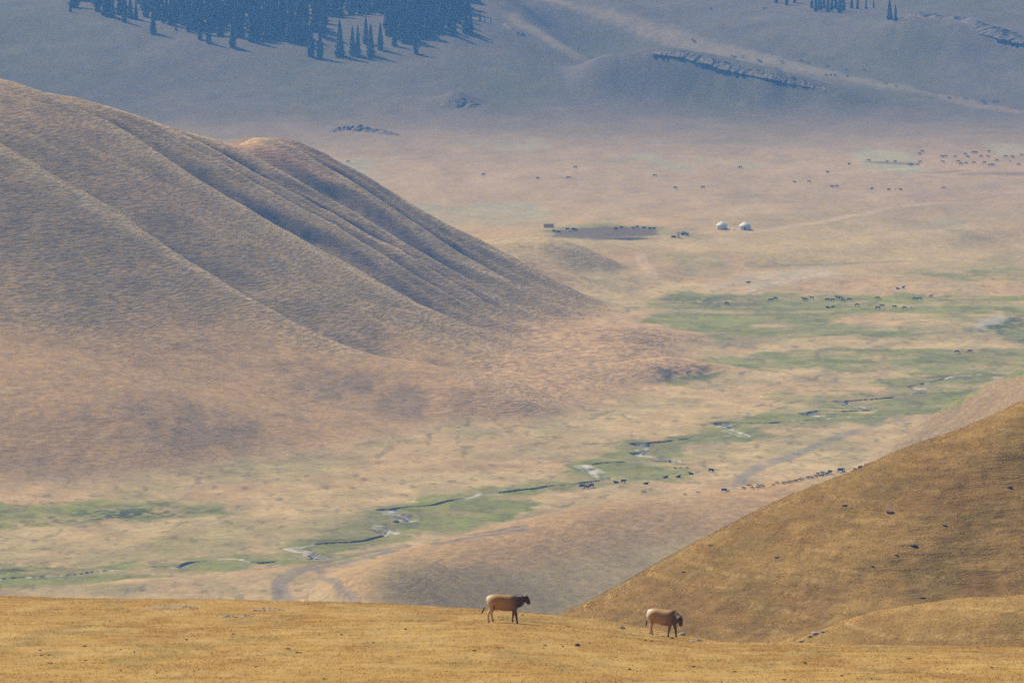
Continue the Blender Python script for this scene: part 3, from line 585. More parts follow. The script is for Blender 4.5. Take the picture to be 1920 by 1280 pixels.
# ------------------------------------------------------------------ grass tufts (uncountable)
def tufts(name, X, Y, Z, h, w, blades, colour, label, lean=0.5):
    n = len(X); Vt = []; 
    ang = rng.uniform(0, 2 * np.pi, (n, blades)); hh = h * rng.uniform(0.5, 1.25, (n, blades)); la = rng.uniform(0, lean, (n, blades)) * hh; da = rng.uniform(0, 2 * np.pi, (n, blades))
    bx = X[:, None] + rng.normal(0, w * 1.5, (n, blades)); by = Y[:, None] + rng.normal(0, w * 1.5, (n, blades)); bz = Z[:, None] - 0.02 + 0 * bx
    cx, sn = np.cos(ang) * w / 2, np.sin(ang) * w / 2
    p0 = np.stack([bx - cx, by - sn, bz], -1); p1 = np.stack([bx + cx, by + sn, bz], -1); p2 = np.stack([bx + np.cos(da) * la, by + np.sin(da) * la, bz + hh], -1)
    Vv = np.stack([p0, p1, p2], 2).reshape(-1, 3); Fv = np.arange(len(Vv)).reshape(-1, 3)
    me = mesh_np(name, Vv, Fv, False); vcol(me, 'Col', np.repeat(colour, blades * 3, 0)); vfloat(me, 'terr', np.zeros(len(Vv)))
    o = link(name, me, M_grass); o['kind'] = 'stuff'; o['label'] = label; return o
M_grass = bpy.data.materials.new('dry_grass_blades'); M_grass.use_nodes = True
_nt = M_grass.node_tree; _b = _nt.nodes['Principled BSDF']; _b.inputs['Roughness'].default_value = 0.8; _b.inputs['Specular IOR Level'].default_value = 0.2
_a = _nt.nodes.new('ShaderNodeAttribute'); _a.attribute_name = 'Col'; _nt.links.new(_a.outputs['Color'], _b.inputs['Base Color'])
_tr = _nt.nodes.new('ShaderNodeBsdfTranslucent'); _mx = _nt.nodes.new('ShaderNodeMixShader'); _mx.inputs[0].default_value = 0.6
_nt.links.new(_a.outputs['Color'], _tr.inputs['Color']); _nt.links.new(_b.outputs[0], _mx.inputs[1]); _nt.links.new(_tr.outputs[0], _mx.inputs[2]); _nt.links.new(_mx.outputs[0], _nt.nodes['Material Output'].inputs['Surface'])

n = 110000; gy = np.sqrt(rng.uniform(188 ** 2, 412 ** 2, n)); gx = rng.uniform(-0.112, 0.112, n) * gy
keep = rng.random(n) < 0.35 + 0.9 * sstep(0.35, 0.6, fbm(gx / 2.5, gy / 5, 3)); gx, gy = gx[keep], gy[keep]; gz = fore_z(gx, gy)
tufts('foreground_grass', gx, gy, gz, 0.085, 0.03, 3, fore_col(gx, gy) * rng.uniform(0.75, 1.3, (len(gx), 1)), 'short dry golden grass on the foreground slope')
n = 90000; gy = rng.uniform(535, 612, n); gx = rng.uniform(0.0, 0.108, n) * gy
gz = hill_z(gx, gy); keep = rng.random(n) < 0.25 + 1.1 * sstep(0.4, 0.6, fbm(gx / 1.6, gy / 1.6, 3)); gx, gy, gz = gx[keep], gy[keep], gz[keep]
tufts('hillside_grass', gx, gy, gz, 0.12, 0.07, 2, hill_col(gx, gy, gz) * rng.uniform(0.7, 1.25, (len(gx), 1)), 'tufted dry grass on the golden hillside')

n = 14000; gy = rng.uniform(436, 460, n); gx = rng.uniform(0.040, 0.108, n) * gy; gz = knoll_z(gx, gy)
tufts('knoll_grass', gx, gy, gz, 0.10, 0.05, 2, hill_col(gx, gy, gz) * 1.16 * rng.uniform(0.7, 1.25, (len(gx), 1)), 'tufted dry grass on the small knoll')

# ------------------------------------------------------------------ spruce trees
M_bark = mat('spruce_bark', (0.09, 0.065, 0.045), 0.95, 0.1, 0.3, 2.0)
M_needle = mat('spruce_needles', (0.030, 0.055, 0.028), 0.85, 0.15, 0.45, 0.35)
def spruce_meshes(seed):
    r = random.Random(seed); H = 23.0; R = r.uniform(2.2, 3.0)
    bm = bmesh.new(); bmesh.ops.create_cone(bm, segments=7, radius1=0.38, radius2=0.05, depth=H * 0.9, cap_ends=True, matrix=Matrix.Translation((0, 0, H * 0.45)))
    tm = bpy.data.meshes.new('trunk'); bm.to_mesh(tm); bm.free(); tm.materials.append(M_bark)
    Vv = []; Fv = []; z = 0.9; lay = 0
    while z < H - 0.3:
        t = (z - 0.9) / (H - 0.9); rad = R * (1 - t) ** 0.72 * r.uniform(0.82, 1.12) + 0.12
        if t < 0.1: rad *= 0.75 + 2.5 * t
        nb = int(7 + 6 * (1 - t)); a0 = r.random() * 6.28
        for k in range(nb):                                  # drooping boughs: a ribbed leaf of needles with hanging twigs
            a = a0 + k * 6.283 / nb + r.uniform(-0.2, 0.2); l = rad * r.uniform(0.65, 1.15); w = l * r.uniform(0.30, 0.46); dz = -l * r.uniform(0.30, 0.6)
            ca, sa = math.cos(a), math.sin(a); i = len(Vv)
            def P_(u, v, h): return (ca * u - sa * v, sa * u + ca * v, z + h)
            Vv += [P_(0.05, 0, 0.15), P_(l * 0.55, w, dz * 0.45 - 0.25), P_(l, 0, dz + 0.25), P_(l * 0.55, -w, dz * 0.45 - 0.25), P_(l * 0.5, 0, dz * 0.25 + 0.22), P_(l * 0.62, w * 0.4, dz * 0.6 - 1.0), P_(l * 0.7, -w * 0.5, dz * 0.6 - 0.95)]
            Fv += [(i, i + 1, i + 4), (i + 1, i + 2, i + 4), (i + 2, i + 3, i + 4), (i + 3, i, i + 4), (i + 1, i + 5, i + 4), (i + 2, i + 5, i + 4), (i + 3, i + 6, i + 4), (i + 2, i + 6, i + 4)]
        z += r.uniform(0.75, 1.1) * (1.15 - 0.45 * t)
    i = len(Vv); Vv += [(0.14, 0, H - 0.9), (-0.07, 0.12, H - 0.9), (-0.07, -0.12, H - 0.9), (0, 0, H + 0.5)]; Fv += [(i, i + 1, i + 3), (i + 1, i + 2, i + 3), (i + 2, i, i + 3)]
    cm = mesh_np('crown', Vv, Fv, False); cm.materials.append(M_needle); return tm, cm
SPR = [spruce_meshes(s) for s in (11, 12, 13, 14, 15)]
def spruce(px, py, hpx, label, group=None, wide=1.0):
    p = ground_hit(px, py); h = hpx * p.y / F / 23.4
    root = empty('spruce_tree', p - Vector((0, 0, 0.3)), random.uniform(0, 6.28)); root.scale = (h * wide, h * wide, h) if h > 0.6 else (h * 1.25, h * 1.25, h)
    tm, cm = random.choice(SPR)
    a = bpy.data.objects.new('trunk', tm); C.objects.link(a); a.parent = root
    b_ = bpy.data.objects.new('crown', cm); C.objects.link(b_); b_.parent = root
    tag(root, label, 'tree', group)
EDGE = [(287, 64, 56, 'lone dark spruce standing out below the left end of the wood', 1.0), (436, 89, 52, 'broad lone spruce below the middle of the wood', 1.25), (233, 42, 46, 'slim spruce at the lower left corner of the wood', 0.8),
        (375, 75, 36, 'short spruce in front of the wood, left of a close taller spruce', 0.9), (391, 81, 46, 'spruce in front of the wood with a shorter spruce at its left', 0.9),
        (583, 106, 68, 'left spruce of a tall pair standing below the wood', 1.0), (600, 110, 64, 'right spruce of a tall pair standing below the wood', 0.95), (637, 107, 74, 'tallest free-standing slim spruce in the clearing below the wood', 0.95),
        (661, 104, 58, 'left spruce of two touching spruces in the middle of the clearing', 0.85), (671, 104, 60, 'right spruce of two touching spruces in the middle of the clearing', 0.85),
        (686, 82, 54, 'slender spruce farther back in the clearing, behind its right group', 0.85), (695, 105, 64, 'slim spruce at the right side of the clearing', 0.9), (713, 94, 56, 'spruce at the right rim of the clearing, where the wood begins again', 1.0),
        (780, 101, 50, 'lone spruce hanging lowest below the right half of the wood', 0.95), (851, 67, 50, 'spruce beside the right end of the wood, left of a broad pair', 1.0), (873, 62, 56, 'broad spruce at the right end of the wood', 1.2), (882, 61, 46, 'spruce leaning close to the broad tree at the right end of the wood', 1.1),
        (817, 65, 20, 'small young spruce under the right end of the wood', 1.2), (831, 44, 13, 'tiny spruce in the gap near the right end of the wood', 1.2), (900, 40, 23, 'small bushy spruce outside the right end of the wood', 1.3), (909, 43, 15, 'second small bush-like spruce right of the wood', 1.4), (920, 43, 11, 'outermost tiny spruce right of the wood', 1.6),
        (1668, 37, 42, 'taller spruce of the pair beside the rocky ridge, top right', 1.0), (1679, 40, 33, 'shorter spruce of the pair beside the rocky ridge, top right', 1.2), (132, 23, 26, 'leftmost spruce at the outer left end of the wood', 1.0), (255, 37, 40, 'spruce right of the slim corner spruce of the wood', 1.0), (330, 57, 20, 'short young spruce under the left part of the wood', 1.2)]
placed = []
for px, py, h, lab, w in EDGE: spruce(px, py, h, lab, 'single spruces around the wood', w * 1.3); placed.append((px, py))
def inside(px, py, poly):
    c = False
    for (x0, y0), (x1, y1) in zip(poly, poly[1:] + poly[:1]):
        if (y0 > py) != (y1 > py) and px < (x1 - x0) * (py - y0) / (y1 - y0) + x0: c = not c
    return c
WOOD = [(125, 8), (160, 30), (215, 34), (300, 42), (350, 60), (440, 74), (480, 80), (560, 84), (612, 78), (600, 52), (636, 36), (700, 28), (735, 30), (722, 60), (735, 88), (800, 80), (842, 60), (866, 45), (880, 36), (865, -12), (130, -12)]
tries = 0; nwood = 0
while nwood < 250 and tries < 40000:
    tries += 1; px, py = random.uniform(120, 890), random.uniform(-8, 90)
    if not inside(px, py, WOOD): continue
    if any(abs(px - a) < 8.0 and abs(py - b) < 6.0 for a, b in placed): continue
    if px < 330 and random.random() < 0.45: continue
    placed.append((px, py)); nwood += 1
    spruce(px, py, random.uniform(38, 60), 'dark spruce in the closed wood at the top left', 'spruces of the closed wood', random.uniform(1.5, 1.95))
inner = []; tries = 0                                       # the inside of the wood, past the three hundred trees that show largest
while len(inner) < 200 and tries < 30000:
    tries += 1; px, py = random.uniform(140, 880), random.uniform(-16, 76)
    if not inside(px, py + 8, WOOD) or (px < 260 and random.random() < 0.7): continue
    p = ground_hit(px, py); h = random.uniform(34, 56) * p.y / F / 23.4; w = h * random.uniform(1.5, 1.9); cm = random.choice(SPR)[1]; a = random.uniform(0, 6.28)
    co = np.empty(len(cm.vertices) * 3); cm.vertices.foreach_get('co', co); co = co.reshape(-1, 3); ca, sa = math.cos(a), math.sin(a)
    inner.append((np.c_[(co[:, 0] * ca - co[:, 1] * sa) * w + p.x, (co[:, 0] * sa + co[:, 1] * ca) * w + p.y, co[:, 2] * h + p.z - 0.3], np.array([q.vertices[:] for q in cm.polygons])))
base = np.cumsum([0] + [len(v) for v, f in inner[:-1]])
o = link('spruce_wood', mesh_np('spruce_wood', np.concatenate([v for v, f in inner]), np.concatenate([f + b for (v, f), b in zip(inner, base)]), False), M_needle); o['kind'] = 'stuff'; o['label'] = 'dense inner mass of the dark spruce wood at the top left'
for px, py, h in [(1455, 5, 30), (1475, 10, 34), (1490, 6, 30)] + [(1522 + i * 7.5, 15 + (i * 7) % 10, 30 + (i * 5) % 12) for i in range(9)] + [(1597, 16, 28), (1608, 17, 28), (1624, 17, 22), (1638, 15, 18), (1530, 4, 30), (1560, 2, 30), (1580, 6, 30)]:
    spruce(px, py, h, 'dark spruce in the small grove at the top right', 'spruces of the top right grove', 1.5)

# ------------------------------------------------------------------ rock outcrops on the far slopes
M_rock_far = mat('grey_crag', (0.15, 0.13, 0.105), 0.95, 0.1, 0.5, 0.3)
def outcrop(path, width, height, label, n, seed):             # one craggy mass along a crest, toothed along the top
    Q = line(path, max(40, n)); G_ = [ground_hit(*q) for q in Q]; cent = G_[len(G_) // 2]; m_ = 13; Vv = []; Fv = []
    for i, g in enumerate(G_):
        t = i / (len(G_) - 1); env = min(1, 6 * t, 6 * (1 - t)) * (0.45 + 0.9 * float(vnoise(np.array([i * 0.19 + seed * 9.0]), np.array([2.5]))[0]))
        a_ = G_[max(i - 2, 0)]; b_ = G_[min(i + 2, len(G_) - 1)]; tx, ty = b_.x - a_.x, b_.y - a_.y; l_ = math.hypot(tx, ty) + 1e-6; nx, ny = -ty / l_, tx / l_
        for j in range(m_):
            v_ = (j / (m_ - 1) - 0.5) * 2; w_ = height * width * 1.5 * (0.8 + 0.5 * float(vnoise(np.array([i * 0.3 + 40.0]), np.array([seed * 3.0 + j * 0.05]))[0]))
            prof = max(0, 1 - abs(v_) ** 1.4); jag = 0.55 + 1.1 * float(fbm(np.array([i * 0.55 + seed * 31.0]), np.array([j * 0.6]), 3)[0]) ** 1.6
            x_ = g.x + nx * v_ * w_; y_ = g.y + ny * v_ * w_
            Vv.append((x_ - cent.x, y_ - cent.y, g.z - cent.z - 1.2 * abs(v_) - 0.4 + height * 2.1 * env * prof * jag * 0.5))
    for i in range(len(G_) - 1):
        for j in range(m_ - 1): Fv.append((i * m_ + j, i * m_ + j + 1, (i + 1) * m_ + j + 1, (i + 1) * m_ + j))
    o = link('rock_outcrop', mesh_np('rock_outcrop', Vv, Fv, False), M_rock_far); o.location = cent
    tag(o, label, 'rocks', 'rock outcrops on the far slopes')
outcrop([(612, 250), (640, 243), (670, 244), (710, 248), (750, 255)], 2.2, 2.4, 'low dark rock outcrop on the plain just above the hill skyline', 95, 1)
outcrop([(822, 204), (850, 190), (865, 188), (905, 204)], 2.5, 2.2, 'small pointed rocky mound on the far slope, right of the wood', 50, 2)
outcrop([(1225, 95), (1290, 102), (1340, 116), (1400, 132), (1450, 142), (1510, 156), (1562, 166)], 2.6, 1.9, 'long jagged rock crest running along the far ridge', 210, 3)
outcrop([(1690, 42), (1720, 28), (1770, 36), (1810, 40), (1860, 56), (1930, 76)], 2.8, 2.6, 'dark rock crest beside the spruce pair at the top right', 150, 4)
outcrop([(940, 42), (965, 62), (990, 70)], 1.6, 1.8, 'dark scrubby rocks right of the wood, on the bright ridge', 24, 5)

# ------------------------------------------------------------------ animals
def skin_mesh(name, verts, edges, radii, root=0, sub=1):
    me = bpy.data.meshes.new(name); me.from_pydata(verts, edges, []); o = bpy.data.objects.new(name, me); C.objects.link(o)
    m = o.modifiers.new('skin', 'SKIN'); m.use_smooth_shade = True
    sv_ = me.skin_vertices[0].data
    for i, r in enumerate(radii): sv_[i].radius = r if isinstance(r, tuple) else (r, r)
    sv_[root].use_root = True
    if sub: s = o.modifiers.new('sub', 'SUBSURF'); s.levels = sub; s.render_levels = sub
    dg = bpy.context.evaluated_depsgraph_get(); out = bpy.data.meshes.new_from_object(o.evaluated_get(dg)); out.name = name
    bpy.data.objects.remove(o); bpy.data.meshes.remove(me)
    out.polygons.foreach_set('use_smooth', [True] * len(out.polygons)); return out
class Skel:
    def __init__(s): s.v = []; s.e = []; s.r = []
    def add(s, p, r, par=None):
        s.v.append(p); s.r.append(r); i = len(s.v) - 1
        if par is not None: s.e.append((par, i))
        return i
    def chain(s, start, pts):
        for p, r in pts: start = s.add(p, r, start)
        return start
def cow_mesh(name, head='up', legs=None, turn=0.0, sub=2, tail=0.0):
    # facing +X, 1.35 m at the withers; origin on the ground between the feet
    k = Skel()
    hip = k.add((-0.70, 0, 1.12), (0.28, 0.31)); loin = k.add((-0.34, 0, 1.01), (0.32, 0.38), hip); mid = k.add((0.06, 0, 0.92), (0.36, 0.44), loin); chest = k.add((0.44, 0, 0.96), (0.31, 0.45), mid); wither = k.add((0.66, 0, 1.02), (0.23, 0.37), chest)
    k.add((-0.90, 0, 1.12), (0.17, 0.22), hip)
    ty = math.sin(turn)
    if head == 'up':
        nk = k.chain(wither, [((0.88, 0.05 * ty, 1.10), (0.17, 0.28)), ((1.05, 0.13 * ty, 1.19), (0.14, 0.21))]); hd = k.chain(nk, [((1.19, 0.20 * ty, 1.22), (0.15, 0.18)), ((1.30, 0.26 * ty, 1.08), (0.105, 0.12)), ((1.40, 0.31 * ty, 0.94), (0.085, 0.085))]); poll = (1.12, 0.17 * ty, 1.37)
    elif head == 'low':
        nk = k.chain(wither, [((0.87, 0.06 * ty, 0.99), (0.17, 0.27)), ((1.02, 0.15 * ty, 0.99), (0.14, 0.20))]); hd = k.chain(nk, [((1.13, 0.25 * ty, 0.96), (0.15, 0.16)), ((1.20, 0.31 * ty, 0.80), (0.115, 0.12)), ((1.24, 0.35 * ty, 0.66), (0.09, 0.10))]); poll = (1.10, 0.21 * ty, 1.12)
    else:
        nk = k.chain(wither, [((0.90, 0, 0.82), (0.16, 0.24)), ((1.06, 0, 0.55), (0.13, 0.17))]); hd = k.chain(nk, [((1.14, 0, 0.40), 0.135), ((1.20, 0, 0.24), 0.10), ((1.24, 0, 0.10), 0.075)]); poll = (1.14, 0, 0.5)
    legs = legs or (0.0, 0.0, 0.0, 0.0)
    for s, sw in ((1, legs[0]), (-1, legs[1])):              # hind legs: stifle forward, hock back
        a = k.add((-0.72, s * 0.17, 0.88), (0.17, 0.24), hip)
        k.chain(a, [((-0.62 + sw * 0.3, s * 0.17, 0.68), (0.12, 0.17)), ((-0.80 + sw * 0.7, s * 0.16, 0.46), (0.065, 0.085)), ((-0.76 + sw, s * 0.15, 0.18), 0.042), ((-0.75 + sw * 1.1, s * 0.15, 0.09), 0.054), ((-0.70 + sw * 1.1, s * 0.15, 0.035), 0.07)])
    for s, sw in ((1, legs[2]), (-1, legs[3])):
        a = k.add((0.55, s * 0.17, 0.82), (0.12, 0.15), chest)
        k.chain(a, [((0.55 + sw * 0.4, s * 0.16, 0.62), (0.085, 0.11)), ((0.57 + sw * 0.75, s * 0.15, 0.38), 0.06), ((0.56 + sw, s * 0.15, 0.17), 0.038), ((0.57 + sw, s * 0.15, 0.09), 0.052), ((0.61 + sw, s * 0.15, 0.035), 0.06)])
    tb = k.add((-0.97, 0, 1.14), 0.045, hip); k.chain(tb, [((-1.03, 0, 0.95), 0.028), ((-1.04 - tail * 0.3, 0.01, 0.72), 0.022), ((-1.06 - tail, 0.02, 0.56), 0.04), ((-1.12 - tail * 1.3, 0.02, 0.40), 0.02)])
    hx, hy, hz = k.v[k.e[[e[1] for e in k.e].index(hd)][0]] if False else poll
    for s in (1, -1):
        k.chain(nk, [((hx + 0.01, hy + s * 0.15, hz - 0.10), 0.03), ((hx - 0.02, hy + s * 0.27, hz - 0.12), (0.03, 0.07))])
    k.v = [(x_ * 0.85, y_, z_) for x_, y_, z_ in k.v]
    return skin_mesh(name, k.v, k.e, k.r, 0, sub), Vector((poll[0] * 0.85, poll[1], poll[2]))
def horse_mesh(name, graze, sub=1):
    k = Skel()
    hip = k.add((-0.62, 0, 1.22), (0.24, 0.25)); mid = k.add((0.0, 0, 1.12), (0.27, 0.28), hip); chest = k.add((0.48, 0, 1.16), (0.23, 0.28), mid); wi = k.add((0.64, 0, 1.24), (0.17, 0.22), chest)
    if graze: k.chain(wi, [((0.95, 0, 0.95), (0.13, 0.17)), ((1.18, 0, 0.60), 0.11), ((1.26, 0, 0.42), 0.11), ((1.33, 0, 0.10), 0.065)])
    else: k.chain(wi, [((0.90, 0, 1.48), (0.12, 0.16)), ((1.08, 0, 1.72), 0.10), ((1.20, 0, 1.74), 0.10), ((1.45, 0, 1.50), 0.065)])
    for s in (1, -1):
        a = k.add((-0.64, s * 0.14, 0.95), (0.15, 0.18), hip); k.chain(a, [((-0.58, s * 0.14, 0.72), 0.10), ((-0.74, s * 0.13, 0.50), 0.06), ((-0.70, s * 0.13, 0.18), 0.042), ((-0.66, s * 0.13, 0.03), 0.06)])
        a = k.add((0.52, s * 0.14, 0.85), (0.11, 0.13), chest); k.chain(a, [((0.54, s * 0.14, 0.50), 0.06), ((0.53, s * 0.13, 0.18), 0.042), ((0.57, s * 0.13, 0.03), 0.06)])
    t = k.add((-0.88, 0, 1.22), 0.06, hip); k.chain(t, [((-0.98, 0, 0.95), 0.06), ((-0.98, 0, 0.55), 0.04)])
    return skin_mesh(name, k.v, k.e, k.r, 0, sub)
def sheep_mesh(name, graze, sub=1):
    k = Skel(); hip = k.add((-0.32, 0, 0.55), (0.22, 0.23)); mid = k.add((0.02, 0, 0.55), (0.25, 0.26), hip); ch = k.add((0.32, 0, 0.56), (0.20, 0.22), mid)
    if graze: k.chain(ch, [((0.52, 0, 0.42), 0.10), ((0.62, 0, 0.24), 0.085), ((0.68, 0, 0.10), 0.05)])
    else: k.chain(ch, [((0.50, 0, 0.72), 0.11), ((0.60, 0, 0.82), 0.09), ((0.76, 0, 0.74), 0.055)])
    k.chain(hip, [((-0.54, 0, 0.52), 0.07), ((-0.57, 0, 0.40), 0.04)])
    for s in (1, -1):
        k.chain(hip, [((-0.34, s * 0.11, 0.32), 0.065), ((-0.38, s * 0.11, 0.16), 0.035), ((-0.34, s * 0.11, 0.02), 0.04)]); k.chain(ch, [((0.28, s * 0.10, 0.30), 0.055), ((0.28, s * 0.10, 0.02), 0.038)])
    return skin_mesh(name, k.v, k.e, k.r, 0, sub)
def lying_mesh(name, sub=1):
    k = Skel(); hip = k.add((-0.6, 0, 0.36), (0.30, 0.30)); mid = k.add((0, 0, 0.42), (0.36, 0.36), hip); ch = k.add((0.5, 0, 0.45), (0.28, 0.32), mid)
    k.chain(ch, [((0.78, 0, 0.68), (0.14, 0.18)), ((0.98, 0, 0.88), 0.12), ((1.12, 0, 0.88), 0.11), ((1.34, 0, 0.72), 0.07)])
    for s in (1, -1):
        k.chain(hip, [((-0.45, s * 0.30, 0.22), 0.12), ((-0.20, s * 0.40, 0.08), 0.06), ((-0.42, s * 0.44, 0.05), 0.05)]); k.chain(ch, [((0.60, s * 0.22, 0.16), 0.09), ((0.85, s * 0.22, 0.08), 0.055), ((0.68, s * 0.20, 0.05), 0.05)])
    k.chain(hip, [((-0.95, 0, 0.36), 0.05), ((-1.1, 0.1, 0.08), 0.03)]); return skin_mesh(name, k.v, k.e, k.r, 0, sub)

COATS = {n: mat('coat_' + n, c, 0.75, 0.25, 0.3, 2.0) for n, c in {'black': (0.018, 0.015, 0.014), 'dark_brown': (0.035, 0.022, 0.016), 'brown': (0.11, 0.055, 0.03), 'chestnut': (0.15, 0.07, 0.035), 'white': (0.62, 0.60, 0.56), 'cream': (0.50, 0.41, 0.29), 'grey_fleece': (0.26, 0.21, 0.16), 'brown_fleece': (0.13, 0.08, 0.05)}.items()}
PROTO = {'cow': cow_mesh('cow', 'up', (0.05, -0.1, 0.1, -0.05), 0, 1)[0], 'cow_graze': cow_mesh('cow', 'graze', (0.05, -0.1, 0.1, -0.05), 0, 1)[0], 'cow_lie': lying_mesh('cow'), 'horse': horse_mesh('horse', False), 'horse_graze': horse_mesh('horse', True), 'sheep': sheep_mesh('sheep', False), 'sheep_graze': sheep_mesh('sheep', True)}
_cache = {}
def animal(kind, coat, px, py, rz, label, group, scale=1.0, hit=ground_hit):
    key = (kind, coat)
    if key not in _cache:
        me = PROTO[kind].copy(); me.name = kind.split('_')[0]; me.materials.clear(); me.materials.append(COATS[coat]); _cache[key] = me
    base = kind.split('_')[0]
    o = bpy.data.objects.new(base, _cache[key]); C.objects.link(o); o.location = hit(px, py) - Vector((0, 0, 0.02)); o.rotation_euler = (0, 0, rz); o.scale = (scale,) * 3
    return tag(o, label, base, group)
ORD = ['leftmost', 'second', 'third', 'fourth', 'fifth', 'sixth', 'seventh', 'eighth', 'ninth', 'tenth', 'eleventh', 'twelfth', 'thirteenth', 'fourteenth', 'fifteenth', 'sixteenth', 'seventeenth', 'eighteenth', 'nineteenth', 'twentieth']
def ordn(i): 
    if i < 20: return ORD[i]
    t = ['twenty', 'thirty', 'forty', 'fifty'][(i + 1) // 10 - 2]; u = (i + 1) % 10
    return {'twenty': 'twentieth', 'thirty': 'thirtieth', 'forty': 'fortieth', 'fifty': 'fiftieth'}[t] if u == 0 else t + '-' + (['first'] + ORD[1:])[u - 1]
def herd(lst, where, group, scale=1.0):                      # (kind, coat, px, py, heading, scale)
    lst = sorted(lst, key=lambda a: a[2])
    for i, (kind, coat, px, py, rz, s) in enumerate(lst):
        pose = ' grazing' if 'graze' in kind else (' lying' if 'lie' in kind else '')
        o_ = ordn(i) + (' animal' if i == 0 else ' animal from left') + ' ' + where
        animal(kind, coat, px, py, rz, f"{coat.replace('_', ' ').replace(' fleece', '')} {kind.split('_')[0]}{pose}, {o_}", group, s * scale)
rr = random.Random(5)
def headings(): return rr.choice([0, math.pi]) + rr.uniform(-0.6, 0.6)
# horses grazing on the far plain at the right
pts = [(1068, 125), (1088, 103), (1247, 145), (1281, 145), (1358, 148), (1440, 125), (1457, 148), (1502, 112), (1527, 112), (1570, 145), (1632, 103), (1628, 147), (1697, 178), (1772, 145), (1827, 147), (1903, 133), (1385, 185), (1402, 205), (1443, 200), (1510, 197), (1595, 195), (1640, 214), (1668, 214), (980, 214), (1000, 212), (1052, 214), (1072, 190), (1258, 190), (1875, 212)]
herd([(rr.choice(['horse_graze', 'horse_graze', 'horse']), rr.choice(['black', 'dark_brown', 'dark_brown', 'brown']), 1480 + x / 4.364, 260 + (y + 12) / 4.364, headings(), 1.0) for x, y in pts] + [('sheep', 'white', 1480 + 1805 / 4.364, 260 + 190 / 4.364, 0.3, 1.2)], 'in the herd on the far plain, right', 'horses of the far plain herd')
pts = [(490, 202), (648, 180), (800, 182), (868, 182), (313, 277), (45, 350), (160, 355), (350, 395), (392, 392), (675, 413), (815, 420), (912, 420), (1258, 408)]
herd([(rr.choice(['horse_graze', 'cow', 'cow_lie']), rr.choice(['black', 'dark_brown', 'brown']), 1480 + x / 4.364, 260 + (y + 8) / 4.364, headings(), 0.95) for x, y in pts] + [('sheep', 'white', 1480 + 865 / 4.364, 260 + 425 / 4.364, 0.3, 1.1)], 'scattered between far herd and yurt track', 'animals scattered below the far herd')
herd([('horse_graze', 'dark_brown', x, y, headings(), 1.0) for x, y in [(907, 330), (1008, 337), (1066, 336), (1079, 316), (1228, 332), (1266, 355), (653, 306), (1318, 354), (1388, 316)]], 'strewn over the empty middle plain', 'horses strewn over the middle plain')
pts = [(165, 212), (177, 222), (375, 303), (390, 303), (430, 302), (515, 322), (528, 329), (640, 330), (740, 324), (778, 335), (880, 352), (872, 400), (897, 399), (920, 401), (985, 408), (980, 372), (1077, 374), (1190, 447), (1242, 459), (1523, 520), (1613, 525), (1705, 537), (1715, 552), (1760, 542), (1777, 540), (265, 48), (548, 47)]
herd([(rr.choice(['cow', 'horse_graze', 'cow_graze']), rr.choice(['black', 'dark_brown']), 1240 + x / 2.824, (y + 4) / 2.824, headings(), 1.0) for x, y in pts], 'along the pale track on the far slope', 'animals along the far slope track')
# horses on the green meadow
pts = [(135, 190, 'horse_graze'), (183, 175, 'horse_graze'), (465, 182, 'horse'), (490, 185, 'horse_graze'), (543, 170, 'horse'), (700, 185, 'horse_graze'), (752, 190, 'horse_graze'), (800, 165, 'horse'), (835, 172, 'horse'), (855, 195, 'horse_graze'), (918, 185, 'horse_graze'), (995, 240, 'horse_graze'), (1198, 172, 'horse_graze'), (1205, 270, 'horse_graze'), (1250, 250, 'horse_graze'), (1372, 257, 'horse_graze'), (1472, 270, 'horse_graze'), (1580, 178, 'horse_graze'), (1620, 178, 'horse_graze'), (1738, 152, 'horse'), (708, 252, 'cow_lie'), (752, 248, 'cow_lie')]
herd([(k_, rr.choice(['black', 'black', 'dark_brown']), 1420 + x / 5.333, 530 + y / 5.333, headings(), 1.0) for x, y, k_ in pts] + [('horse_graze', 'white', 1420 + 1330 / 5.333, 530 + 225 / 5.333, 1.4, 0.8), ('horse_graze', 'white', 1420 + 1535 / 5.333, 530 + 258 / 5.333, 1.5, 0.9)], 'of the herd on the green meadow', 'horses of the green meadow herd')
animal('horse_graze', 'dark_brown', 1363, 572, 2.6, 'lone dark horse at the left end of the far green meadow', None)
animal('cow', 'black', 1403, 533, 0.2, 'lone black cow standing on the pale gravel flat', None)
animal('cow_lie', 'brown', 1684, 542, 3.0, 'brown cow lying on the tan flat above the meadow', None)
animal('cow', 'dark_brown', 1694, 542, 0.8, 'dark brown cow standing on the tan flat above the meadow', None)
animal('horse_graze', 'black', 1794, 663, 0.3, 'left black horse of two grazing at the right meadow edge', None)
animal('horse_graze', 'dark_brown', 1819, 662, 2.9, 'right brown horse of two grazing at the right meadow edge', None)
# cattle in the yard beside the yurts
pts = [(292, 250, 'cow_lie', 'dark_brown'), (355, 262, 'cow_lie', 'dark_brown'), (475, 240, 'cow', 'black'), (548, 240, 'cow', 'black'), (585, 250, 'cow', 'black'), (1140, 235, 'cow', 'black'), (1215, 220, 'cow', 'brown'), (1385, 225, 'cow', 'brown'), (1440, 208, 'cow', 'brown'), (1533, 222, 'cow', 'black'), (1615, 232, 'cow', 'black'), (1670, 232, 'cow', 'black'), (432, 250, 'sheep', 'white'), (492, 252, 'cow_lie', 'white')]
herd([(k_, c_, 1000 + x / 7.385, 400 + y / 7.385, headings(), 1.0) for x, y, k_, c_ in pts], 'of the cattle in the dark yard', 'cattle in the yard by the yurts')
